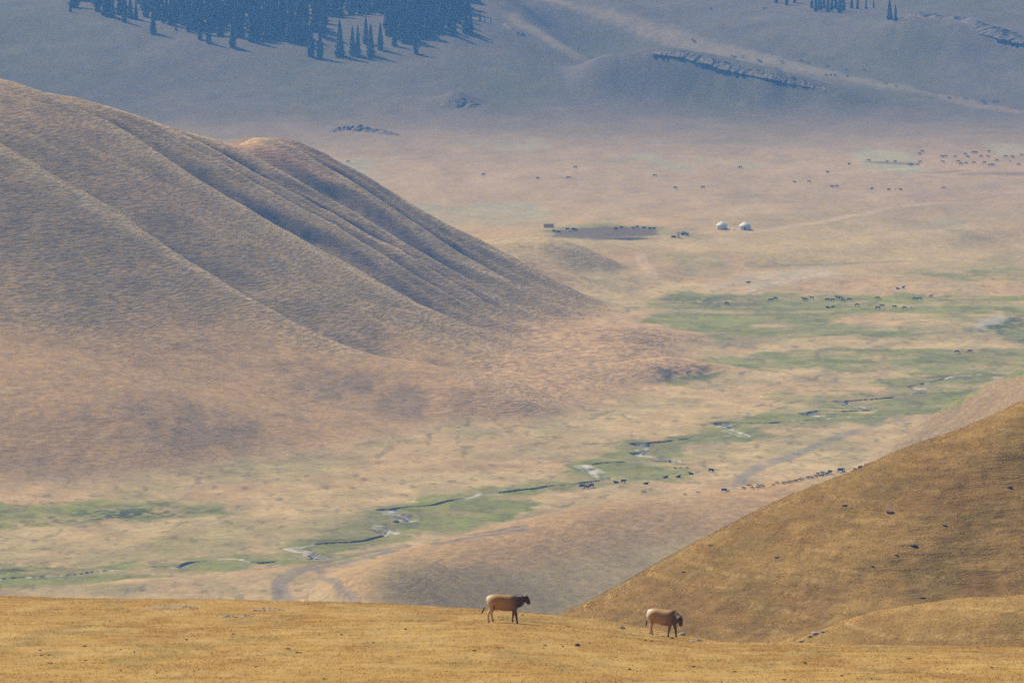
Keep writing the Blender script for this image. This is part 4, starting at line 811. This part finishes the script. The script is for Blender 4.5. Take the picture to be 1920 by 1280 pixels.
# cattle and sheep by the brook
pts = [(92, 585, 'cow', 'black'), (120, 590, 'cow', 'chestnut'), (147, 582, 'cow_graze', 'black'), (287, 556, 'cow_lie', 'black'), (327, 558, 'cow', 'black'), (452, 563, 'cow_lie', 'black'), (563, 527, 'cow_lie', 'black'), (635, 524, 'cow_lie', 'black'), (708, 508, 'cow_lie', 'black'), (820, 496, 'cow_graze', 'black'), (617, 476, 'sheep_graze', 'brown_fleece'), (647, 476, 'sheep_graze', 'cream'), (685, 475, 'sheep_graze', 'cream'), (433, 608, 'sheep_graze', 'cream'), (446, 610, 'sheep_graze', 'cream'), (672, 625, 'sheep_graze', 'cream'), (743, 613, 'sheep_graze', 'cream')]
herd([(k_, c_, 1060 + x / 3, 720 + y / 3, headings(), 1.0) for x, y, k_, c_ in pts], 'of those resting by the brook', 'animals resting by the brook')
# the file of sheep along the spur
pts = [(155, 372), (325, 340), (378, 310), (405, 312), (425, 338), (478, 333), (500, 330), (490, 308), (522, 308), (545, 325), (655, 303), (700, 282), (765, 286), (782, 281), (820, 274), (845, 270), (875, 264), (900, 258), (925, 251), (955, 243), (990, 241), (1045, 224), (1075, 214), (1095, 216), (1140, 208), (1170, 196), (1190, 168), (1197, 197), (1220, 190), (1245, 184), (1270, 180), (1580, 132), (1160, 178), (1215, 172)]
herd([(rr.choice(['sheep', 'sheep_graze']), 'white' if (x, y) == (1190, 168) else ('brown_fleece' if x in (378, 1580) else ('grey_fleece' if rr.random() < 0.35 or x > 1195 else 'cream')), 1340 + x / 6, 860 + y / 6, rr.uniform(-0.35, 0.45) + (math.pi if rr.random() < 0.2 else 0), rr.uniform(0.95, 1.2)) for x, y in pts], 'of the file of sheep on the spur', 'sheep filing along the spur')
animal('cow_graze', 'black', 1340 + 105 / 6, 860 + 378 / 6, 0.1, 'black cow grazing at the left end of the file of sheep', None)
animal('cow', 'dark_brown', 1340 + 1297 / 6, 860 + 172 / 6, -1.0, 'dark brown cow at the right end of the dense file of sheep', None)
animal('cow', 'black', 1340 + 1415 / 6, 860 + 155 / 6, 0.0, 'black cow standing alone between the sheep and the herdsman', None, 1.1)
animal('sheep', 'brown_fleece', 1340 + 1446 / 6, 860 + 154 / 6, 0.2, 'small brown sheep in front of the lone black cow on the spur', None)
animal('cow_graze', 'dark_brown', 1340 + 1640 / 6, 860 + 124 / 6, 0.5, 'dark brown cow at the left of the herdsman', None)
animal('cow', 'brown', 1340 + 1742 / 6, 860 + 102 / 6, 0.3, 'brown cow right of the herdsman, at the golden hillside edge', None, 1.1)
# herdsman
k = Skel(); pel = k.add((0, 0, 0.92), (0.16, 0.12)); ch = k.chain(pel, [((0, 0, 1.15), (0.15, 0.11)), ((0, 0, 1.38), (0.19, 0.12))]); k.chain(ch, [((0, 0, 1.52), 0.065), ((0.01, 0, 1.62), 0.10), ((0.02, 0, 1.74), 0.095)])
for s in (1, -1):
    k.chain(pel, [((0.02, s * 0.1, 0.85), 0.09), ((0.04 * s, s * 0.11, 0.48), 0.065), ((0.06 * s, s * 0.11, 0.08), 0.05), ((0.06 * s + 0.14, s * 0.12, 0.04), 0.04)]); k.chain(ch, [((0, s * 0.2, 1.40), 0.065), ((0.02, s * 0.26, 1.14), 0.05), ((0.12, s * 0.24, 0.92), 0.042), ((0.17, s * 0.23, 0.84), 0.04)])
hm = skin_mesh('person', k.v, k.e, k.r, 0, 1); hm.materials.append(mat('dark_clothes', (0.025, 0.02, 0.022), 0.9, 0.1, 0.2, 3.0))
o = bpy.data.objects.new('person', hm); C.objects.link(o); o.location = ground_hit(1340 + 1692 / 6, 860 + 108 / 6); o.rotation_euler = (0, 0, 2.5)
tag(o, 'person in dark clothes standing between two cows on the spur', 'person')

# the two cows of the foreground
def coat_material(name, tan, dark, x0, x1, rump):
    m = bpy.data.materials.new(name); m.use_nodes = True; nt = m.node_tree; N = nt.nodes; K = nt.links; b_ = N['Principled BSDF']; b_.inputs['Roughness'].default_value = 0.55; b_.inputs['Specular IOR Level'].default_value = 0.35
    tc = N.new('ShaderNodeTexCoord'); sx_ = N.new('ShaderNodeSeparateXYZ'); K.new(tc.outputs['Object'], sx_.inputs[0])
    no = N.new('ShaderNodeTexNoise'); no.inputs['Scale'].default_value = 5.0; no.inputs['Detail'].default_value = 4; K.new(tc.outputs['Object'], no.inputs['Vector'])
    ad = N.new('ShaderNodeMath'); ad.operation = 'MULTIPLY_ADD'; K.new(no.outputs[0], ad.inputs[0]); ad.inputs[1].default_value = 0.25; K.new(sx_.outputs['X'], ad.inputs[2])
    mr = N.new('ShaderNodeMapRange'); mr.inputs[1].default_value = -0.93; mr.inputs[2].default_value = 1.3; K.new(ad.outputs[0], mr.inputs[0])
    cr = N.new('ShaderNodeValToRGB'); e = cr.color_ramp.elements; e[0].position = 0.12; e[0].color = (*rump, 1); e[1].position = x1; e[1].color = (*dark, 1)
    e2_ = cr.color_ramp.elements.new(0.26); e2_.color = (*tan, 1); e3 = cr.color_ramp.elements.new(x0); e3.color = (*[t * 0.8 for t in tan], 1)
    K.new(mr.outputs[0], cr.inputs[0])
    mz = N.new('ShaderNodeMapRange'); mz.inputs[1].default_value = 0.06; mz.inputs[2].default_value = 0.09; K.new(sx_.outputs['Z'], mz.inputs[0])
    mx_ = N.new('ShaderNodeMix'); mx_.data_type = 'RGBA'; K.new(mz.outputs[0], mx_.inputs['Factor']); mx_.inputs['A'].default_value = (0.03, 0.025, 0.02, 1); K.new(cr.outputs[0], mx_.inputs['B'])
    # dark switch of the tail
    tl = N.new('ShaderNodeMath'); tl.operation = 'LESS_THAN'; K.new(sx_.outputs['X'], tl.inputs[0]); tl.inputs[1].default_value = -0.85
    tz = N.new('ShaderNodeMath'); tz.operation = 'LESS_THAN'; K.new(sx_.outputs['Z'], tz.inputs[0]); tz.inputs[1].default_value = 0.72
    tm_ = N.new('ShaderNodeMath'); tm_.operation = 'MULTIPLY'; K.new(tl.outputs[0], tm_.inputs[0]); K.new(tz.outputs[0], tm_.inputs[1])
    m3 = N.new('ShaderNodeMix'); m3.data_type = 'RGBA'; K.new(tm_.outputs[0], m3.inputs['Factor']); K.new(mx_.outputs['Result'], m3.inputs['A']); m3.inputs['B'].default_value = (0.03, 0.02, 0.015, 1)
    K.new(m3.outputs['Result'], b_.inputs['Base Color'])
    nb = N.new('ShaderNodeTexNoise'); nb.inputs['Scale'].default_value = 40.0; K.new(tc.outputs['Object'], nb.inputs['Vector']); bp_ = N.new('ShaderNodeBump'); bp_.inputs['Distance'].default_value = 0.004; K.new(nb.outputs[0], bp_.inputs['Height']); K.new(bp_.outputs[0], b_.inputs['Normal'])
    return m
M_horn = mat('pale_horn', (0.55, 0.50, 0.42), 0.45, 0.4, 0.2, 8.0)
def horn(parent, base, s, sweep):
    Vv = []; Fv = []; n_, k_ = 8, 7
    for i in range(n_):
        t = i / (n_ - 1); r = 0.030 * (1 - t) + 0.005; c = Vector((0.02 + sweep * t * t * 0.20, s * (0.06 + 0.26 * math.sin(t * 1.5)), 0.02 + 0.13 * t * t))
        for j in range(k_): a = j * 6.283 / k_; Vv.append(tuple(base + c + Vector((math.cos(a) * r, 0, math.sin(a) * r)) * 1.0))
    for i in range(n_ - 1):
        for j in range(k_): Fv.append((i * k_ + j, i * k_ + (j + 1) % k_, (i + 1) * k_ + (j + 1) % k_, (i + 1) * k_ + j))
    return link('horn', mesh_np('horn', Vv, Fv), M_horn, parent)
def near_cow(px, py, d, rz, pose, legs, turn, tail, cm_, label, scale):
    me, poll = cow_mesh('cow', pose, legs, turn, 2, tail)
    x, y, z = at_depth(px, py, d); z = float(fore_z(np.array([float(x)]), np.array([float(y)]))[0])
    o = link('cow', me, cm_); o.location = (x, y, z - 0.03); o.rotation_euler = (0, 0.0, rz); o.scale = (scale,) * 3
    cx_, cy_ = 0.6 * math.cos(rz), 0.6 * math.sin(rz); gx_ = (fore_z(np.array([x + cx_]), np.array([y + cy_]))[0] - fore_z(np.array([x - cx_]), np.array([y - cy_]))[0]) / 1.2
    o.rotation_euler = (0, -math.atan(gx_), rz)
    for s in (1, -1): horn(o, poll + Vector((-0.03, 0, -0.05)), s, 1.0)
    return tag(o, label, 'cow', 'cows walking on the foreground slope')
cmA = coat_material('tan_cow_coat', (0.56, 0.290, 0.070), (0.085, 0.038, 0.013), 0.58, 0.76, (0.80, 0.64, 0.42))
cmB = coat_material('fawn_cow_coat', (0.50, 0.275, 0.090), (0.115, 0.055, 0.022), 0.56, 0.84, (0.82, 0.70, 0.52))
near_cow(945, 1165, 297, -0.10, 'up', (0.10, -0.08, -0.12, 0.16), -0.5, 0.10, cmA, 'tan cow with dark head and raised neck, left of two walking cows', 1.14)
near_cow(1243, 1192.5, 300, -0.48, 'low', (-0.14, 0.16, 0.16, -0.16), -0.9, 0.0, cmB, 'fawn horned cow with lowered head beside the grey rocks, right cow', 1.12)

# ------------------------------------------------------------------ camp: yurts, yard gear
M_felt = mat('white_felt', (0.72, 0.72, 0.72), 0.9, 0.1, 0.10, 1.5); M_felt_roof = mat('white_roof_canvas', (0.80, 0.80, 0.80), 0.85, 0.1, 0.06, 1.5)
M_blue = mat('blue_paint', (0.03, 0.22, 0.36), 0.6, 0.3, 0.15, 3.0); M_wood = mat('grey_wood', (0.16, 0.12, 0.10), 0.9, 0.1, 0.3, 4.0); M_rope = mat('brown_band', (0.30, 0.22, 0.16), 0.9, 0.1, 0.2, 4.0)
def ring(bm, prof, n):
    rows = []
    for r, z in prof: rows.append([bm.verts.new((r * math.cos(i * 6.2832 / n), r * math.sin(i * 6.2832 / n), z)) for i in range(n)])
    for a, b_ in zip(rows[:-1], rows[1:]):
        for i in range(n): bm.faces.new((a[i], a[(i + 1) % n], b_[(i + 1) % n], b_[i]))
    return rows
def yurt(px, py, R, doorang, label, blue):
    root = empty('yurt', ground_hit(px, py) - Vector((0, 0, 0.05)))
    bm = bmesh.new(); ring(bm, [(R, 0), (R * 1.01, 0.8), (R * 1.0, 1.65)], 32); bm_obj('wall', bm, M_felt, root, True)
    bm = bmesh.new(); rows = ring(bm, [(R * 1.045, 1.52), (R * 1.04, 1.68), (R * 0.88, 2.25), (R * 0.62, 2.85), (R * 0.32, 3.3), (R * 0.16, 3.45)], 32); bm.faces.new(rows[-1]); rf = bm_obj('roof', bm, M_felt_roof, root, True)
    bm = bmesh.new(); ring(bm, [(R * 0.19, 3.40), (R * 0.19, 3.55), (R * 0.14, 3.62), (R * 0.05, 3.66)], 16); bm_obj('crown_ring', bm, M_felt, rf, True)
    for z in (0.25, 1.25):
        bm = bmesh.new(); ring(bm, [(R * 1.013, z), (R * 1.018, z + 0.06), (R * 1.013, z + 0.12)], 32); bm_obj('band', bm, M_rope, root, True)
    bm = bmesh.new(); box(bm, -0.5, 0.5, -R * 1.03 - 0.04, -R * 1.03 + 0.2, 0.05, 1.62); d_ = bm_obj('door', bm, M_blue if blue else M_wood, root); d_.rotation_euler = (0, 0, doorang)
    bm = bmesh.new(); box(bm, -0.6, 0.6, -R * 1.03 - 0.07, -R * 1.03 + 0.2, 1.62, 1.74); box(bm, -0.62, -0.5, -R * 1.03 - 0.07, -R * 1.03 + 0.2, 0.0, 1.62); box(bm, 0.5, 0.62, -R * 1.03 - 0.07, -R * 1.03 + 0.2, 0.0, 1.62); bm_obj('door_frame', bm, M_felt, d_)
    tag(root, label, 'yurt', 'white yurts of the herders camp')
yurt(1353.5, 429, 2.6, 2.6, 'left white yurt, a dark horse standing in front of it', False)
yurt(1397, 430, 2.72, -0.08, 'right white yurt with a blue door, beside the pale track', True)
animal('horse', 'dark_brown', 1357, 434, 0.1, 'dark horse standing in front of the left yurt', None)
# outhouse
root = empty('outhouse', ground_hit(1272, 446)); bm = bmesh.new()
M_paleblue = mat('pale_blue_boards', (0.42, 0.50, 0.54), 0.8, 0.2, 0.12, 3.0)
box(bm, -0.55, 0.55, -0.55, 0.55, -0.1, 2.3); bm_obj('wall', bm, M_paleblue, root)
bm = bmesh.new(); v = [bm.verts.new(p) for p in [(-0.68, -0.7, 2.30), (0.68, -0.7, 2.30), (0.68, 0.7, 2.30), (-0.68, 0.7, 2.30), (-0.68, -0.7, 2.62), (0.68, -0.7, 2.62), (0.68, 0.7, 2.42), (-0.68, 0.7, 2.42)]]
for f in ((0, 3, 2, 1), (4, 5, 6, 7), (0, 1, 5, 4), (1, 2, 6, 5), (2, 3, 7, 6), (3, 0, 4, 7)): bm.faces.new([v[i] for i in f])
bm_obj('roof', bm, M_paleblue, root); bm = bmesh.new(); box(bm, -0.36, 0.36, -0.59, -0.55, 0.05, 2.0); dr = bm_obj('door', bm, M_felt, root); bm = bmesh.new(); box(bm, 0.24, 0.30, -0.63, -0.59, 0.95, 1.12); bm_obj('handle', bm, M_wood, dr)
tag(root, 'narrow pale blue outhouse left of the parked car', 'outhouse')
# parked car
root = empty('parked_car', ground_hit(1284, 441), 0.12)
M_car = mat('dark_car_paint', (0.05, 0.045, 0.07), 0.35, 0.5, 0.1, 1.0); M_glass = mat('car_glass', (0.35, 0.45, 0.52), 0.08, 0.6); M_tyre = mat('tyre_rubber', (0.015, 0.015, 0.015), 0.9, 0.1); M_rim = mat('rim_metal', (0.35, 0.35, 0.36), 0.4, 0.5, 0, 1, 0.8)
bm = bmesh.new(); prof = [(-1.85, 0.35), (1.85, 0.35), (1.9, 0.75), (1.75, 0.95), (0.85, 1.05), (0.35, 1.62), (-1.35, 1.66), (-1.8, 1.05), (-1.9, 0.8)]
L_ = [bm.verts.new((x, -0.82, z)) for x, z in prof]; R_ = [bm.verts.new((x, 0.82, z)) for x, z in prof]; bm.faces.new(L_); bm.faces.new(R_[::-1])
for i in range(len(prof)): j = (i + 1) % len(prof); bm.faces.new((L_[j], L_[i], R_[i], R_[j]))
bmesh.ops.bevel(bm, geom=bm.edges[:], offset=0.06, segments=2, affect='EDGES'); bm_obj('body', bm, M_car, root)
for side in (-1, 1):
    for x0, x1, t0, t1 in ((-1.5, -0.65, -1.3, -0.62), (-0.55, 0.62, -0.55, 0.28)):
        bm = bmesh.new(); v = [bm.verts.new((x, side * 0.845, z)) for x, z in ((x0, 1.08), (x1, 1.08), (t1, 1.54), (t0, 1.54))]; bm.faces.new(v if side < 0 else v[::-1]); bm_obj('side_window', bm, M_glass, root)
for x in (-1.15, 1.15):
    for s in (-1, 1):
        bm = bmesh.new(); bmesh.ops.create_cone(bm, segments=16, radius1=0.34, radius2=0.34, depth=0.2, cap_ends=True, matrix=Matrix.Translation((x, s * 0.8, 0.34)) @ Matrix.Rotation(math.pi / 2, 4, 'X')); w_ = bm_obj('wheel', bm, M_tyre, root)
        bm = bmesh.new(); bmesh.ops.create_cone(bm, segments=12, radius1=0.2, radius2=0.2, depth=0.03, cap_ends=True, matrix=Matrix.Translation((x, s * 0.91, 0.34)) @ Matrix.Rotation(math.pi / 2, 4, 'X')); bm_obj('rim', bm, M_rim, w_)
tag(root, 'dark car with pale windows parked right of the outhouse', 'car')
# pen of wooden rails
root = empty('livestock_pen', ground_hit(1029, 427), 0.1)
for i in range(6):
    for y in (-1.2, 1.2):
        bm = bmesh.new(); x = -2.2 + i * 0.88; box(bm, x - 0.07, x + 0.07, y - 0.07, y + 0.07, -0.1, 1.75 + 0.08 * (i % 3)); bm_obj('post', bm, M_wood, root)
for j in range(5):
    for y in (-1.3, 1.3):
        bm = bmesh.new(); z = 0.25 + j * 0.33; box(bm, -2.3, 2.3, y - 0.035, y + 0.035, z, z + 0.15); bm_obj('rail', bm, M_wood, root)
tag(root, 'grey wooden rail pen at the left end of the yard', 'pen')
def lump(name, px, py, size, material, label, cat, hit=ground_hit, group=None, seed=1, flat=0.6, stretch=1.3, rot=0.0, sink=0.25):
    bm = rock_verts(seed, 3, 0.25, flat)
    for v in bm.verts: v.co.x *= stretch * size; v.co.y *= size; v.co.z *= size
    o = bm_obj(name, bm, material, None, True); o.location = hit(px, py) + Vector((0, 0, size * flat * (1 - 2 * sink))); o.rotation_euler = (0, 0, rot)
    return tag(o, label, cat, group)
M_dung = mat('dark_dung', (0.075, 0.050, 0.028), 0.95, 0.1, 0.4, 6.0); M_rock = mat('grey_boulder', (0.42, 0.37, 0.29), 0.9, 0.2, 0.45, 2.5); M_rock_d = mat('dark_boulder', (0.13, 0.11, 0.085), 0.9, 0.2, 0.4, 2.5)
lump('dung_heap', 1263, 445, 1.0, M_dung, 'low dark heap left of the pale blue outhouse', 'heap', seed=21)
lump('bundle', 1377, 431.5, 0.38, M_dung, 'small dark bundle between the two yurts', 'bundle', seed=22, stretch=0.9)

# ------------------------------------------------------------------ rocks and dung on the near ground
fh = lambda px, py: hit_fn(fore_z, px, py, 190, 420)
for i, (px, py, s, m_, st, lab) in enumerate([(1172, 1167.5, 0.30, M_rock, 1.5, 'pale flat rock at the slope edge, leftmost of the rocks'), (1192, 1169, 0.42, M_rock_d, 1.6, 'dark grey rock at the slope edge behind the right cow'),
        (1252, 1181, 0.45, M_rock, 1.5, 'grey rock just behind the legs of the right cow'), (1263, 1184, 0.50, M_rock, 1.7, 'largest pale grey rock beside the right cow'), (1268, 1186, 0.38, M_rock_d, 1.2, 'dark grey rock right of the largest pale rock'),
        (1279, 1191, 0.28, M_rock, 1.5, 'pale small rock down the edge from the right cow'), (1309, 1201, 0.26, M_rock, 1.6, 'pale low rock at the lower end of the rocky edge'), (1242, 1193, 0.16, M_rock, 1.6, 'flat pale stone under the belly of the right cow'), (1261, 1197, 0.16, M_rock_d, 1.4, 'small grey stone at the front hoof of the right cow'),
        (1166, 1178, 0.22, M_rock_d, 2.4, 'long dark low rock in the grass left of the right cow'), (1298, 1203, 0.16, M_rock, 1.8, 'thin pale stone near the lower end of the rocky edge')]):
    lump('rock', px, py, s * 0.72, m_, lab, 'rock', fh, 'rocks by the right cow', 40 + i, 0.6, st, 0.2 * i)
kh = lambda px, py: hit_fn(knoll_z, px, py, 425, 470)
for i, (px, py, s) in enumerate([(1503, 1203, 0.18), (1520, 1194, 0.2), (1530, 1189, 0.3), (1545, 1185, 0.2)]):
    lump('rock', px, py, s, M_stone_pale if i == 2 else M_rock, ['low grey rock at the foot of the knoll', 'grey rock second up the knoll edge', 'pale rock third up the knoll edge', 'small grey rock highest on the knoll edge'][i], 'rock', kh, 'rocks on the knoll edge', 60 + i, 0.6, 1.5, 0.4)
hh = lambda px, py: hit_fn(hill_z, px, py, 540, 612)
for i, (px, py, s, lab) in enumerate([(1584, 949, 0.45, 'dark flat rock high on the golden hillside'), (1669, 962, 0.55, 'dark blocky rock on the golden hillside, right of the flat one'), (1770, 986, 0.4, 'small dark rock between the blocky one and the right border'), (1712, 1024, 0.6, 'long dark rock in the middle of the golden hillside'),
        (1893, 914, 0.5, 'dark rock on the golden hillside by the right border'), (1458, 1046, 0.4, 'dark rock on the lower left golden hillside'), (1333, 1023, 0.3, 'small dark rock near the left crest of the golden hillside'), (1680, 1042, 0.28, 'small dark rock under the long dark rock'), (1635, 1063, 0.3, 'dark rock low on the golden hillside'), (1729, 1121, 0.4, 'dark rock right above the knoll'), (1281, 1074, 0.3, 'dark rock at the far left of the golden hillside')]):
    lump('rock', px, py, s * 0.5, M_rock_d, lab, 'rock', hh, 'dark rocks on the golden hillside', 80 + i, 0.45, 1.8, -0.5)
lump('clod', 1083, 1211, 0.11, M_dung, 'black clod in the grass between the two cows', 'clod', fh, None, 99, 0.8, 1.2)
dung = [(12, 1153), (15, 1161), (108, 1143), (116, 1143), (27, 1170), (77, 1229), (91, 1229), (75, 1220), (95, 1244), (159, 1212), (160, 1238), (188, 1238), (227, 1217), (201, 1194), (206, 1165), (227, 1258), (294, 1262), (136, 1188), (252, 1223), (336, 1235), (397, 1225), (437, 1189), (540, 1217), (557, 1224), (563, 1224), (497, 1215), (607, 1273), (582, 1247), (1055, 1212), (1022, 1210), (1106, 1206), (1155, 1232), (1210, 1201), (1222, 1202), (890, 1220), (1378, 1260), (1452, 1235), (1510, 1243), (1579, 1267), (1608, 1272), (1634, 1272), (1705, 1235), (1770, 1258), (1470, 1275), (935, 1215), (1050, 1180), (1065, 1175), (935, 1157), (980, 1153), (760, 1180), (700, 1205), (640, 1190), (820, 1240), (1300, 1250), (1180, 1255), (1860, 1252), (1815, 1230), (600, 1165), (480, 1250), (350, 1200)]
dm = []
for s in range(4):
    bm = rock_verts(200 + s, 1, 0.6, 0.5); me = bpy.data.meshes.new('dung_pat'); bm.to_mesh(me); bm.free(); me.materials.append(M_dung); dm.append(me)
for i, (px, py) in enumerate(dung):
    o = bpy.data.objects.new('dung_pat', dm[i % 4]); C.objects.link(o); s = random.uniform(0.035, 0.085); o.scale = (s * 1.7, s * 1.2, s * 0.8); o.location = fh(px, py) + Vector((0, 0, s * 0.42)); o.rotation_euler = (0, 0, i * 1.3)
    tag(o, 'small dark dried dung pat lying in the golden foreground grass', 'dung', 'dung pats in the foreground grass')
# stony burrow mounds
for px, py, w, lab, sd in [(322, 1141, 1.3, 'widest stony earth mound at the left foreground edge', 5), (438, 1157, 0.9, 'nearer stony earth patch right of the widest mound', 6), (500, 1145, 0.9, 'stony earth patch farthest right near the foreground edge', 7)]:
    c = fh(px, py); root = empty('earth_mound', c); r = random.Random(sd); bm = bmesh.new(); bmesh.ops.create_icosphere(bm, subdivisions=3, radius=1.0)
    for v in bm.verts:
        p = v.co; p.x *= w * 1.25; p.y *= w; p.z *= 0.10 * (1 + 0.4 * math.sin(5 * p.x) * math.cos(4 * p.y)); p.z += 0.0
    bm_obj('mound', bm, mat('mound_soil', (0.36, 0.25, 0.13), 0.95, 0.1, 0.35, 3.0), root, True)
    for i in range(26):
        a = r.uniform(0, 6.28); q = math.sqrt(r.random()); s = r.uniform(0.02, 0.06); b2 = rock_verts(300 + i % 5, 1); 
        me = bpy.data.meshes.new('stone'); b2.to_mesh(me); b2.free(); me.materials.append(M_rock if i % 3 else M_rock_d)
        st = bpy.data.objects.new('stone', me); C.objects.link(st); st.parent = root; st.scale = (s, s, s); st.location = (math.cos(a) * q * w * 1.25, math.sin(a) * q * w, 0.02 + 0.10 * math.sqrt(max(0, 1 - q * q)))
    tag(root, lab, 'mound', 'stony mounds at the foreground edge')

# ------------------------------------------------------------------ haze
bm = bmesh.new(); box(bm, -2600, 2600, -120, 7400, -60, 345); hz_ = bm_obj('haze', bm, None); hz_['kind'] = 'stuff'; hz_['label'] = 'pale blue summer haze filling the valley air'
mh = bpy.data.materials.new('haze'); mh.use_nodes = True; nt = mh.node_tree; nt.nodes.clear(); out = nt.nodes.new('ShaderNodeOutputMaterial'); pv = nt.nodes.new('ShaderNodeVolumePrincipled')
pv.inputs['Color'].default_value = (*HAZE_COLOR, 1); pv.inputs['Density'].default_value = HAZE_DENSITY; pv.inputs['Anisotropy'].default_value = 0.0; pv.inputs['Absorption Color'].default_value = (1, 1, 1, 1)
nt.links.new(pv.outputs[0], out.inputs['Volume']); hz_.data.materials.append(mh)
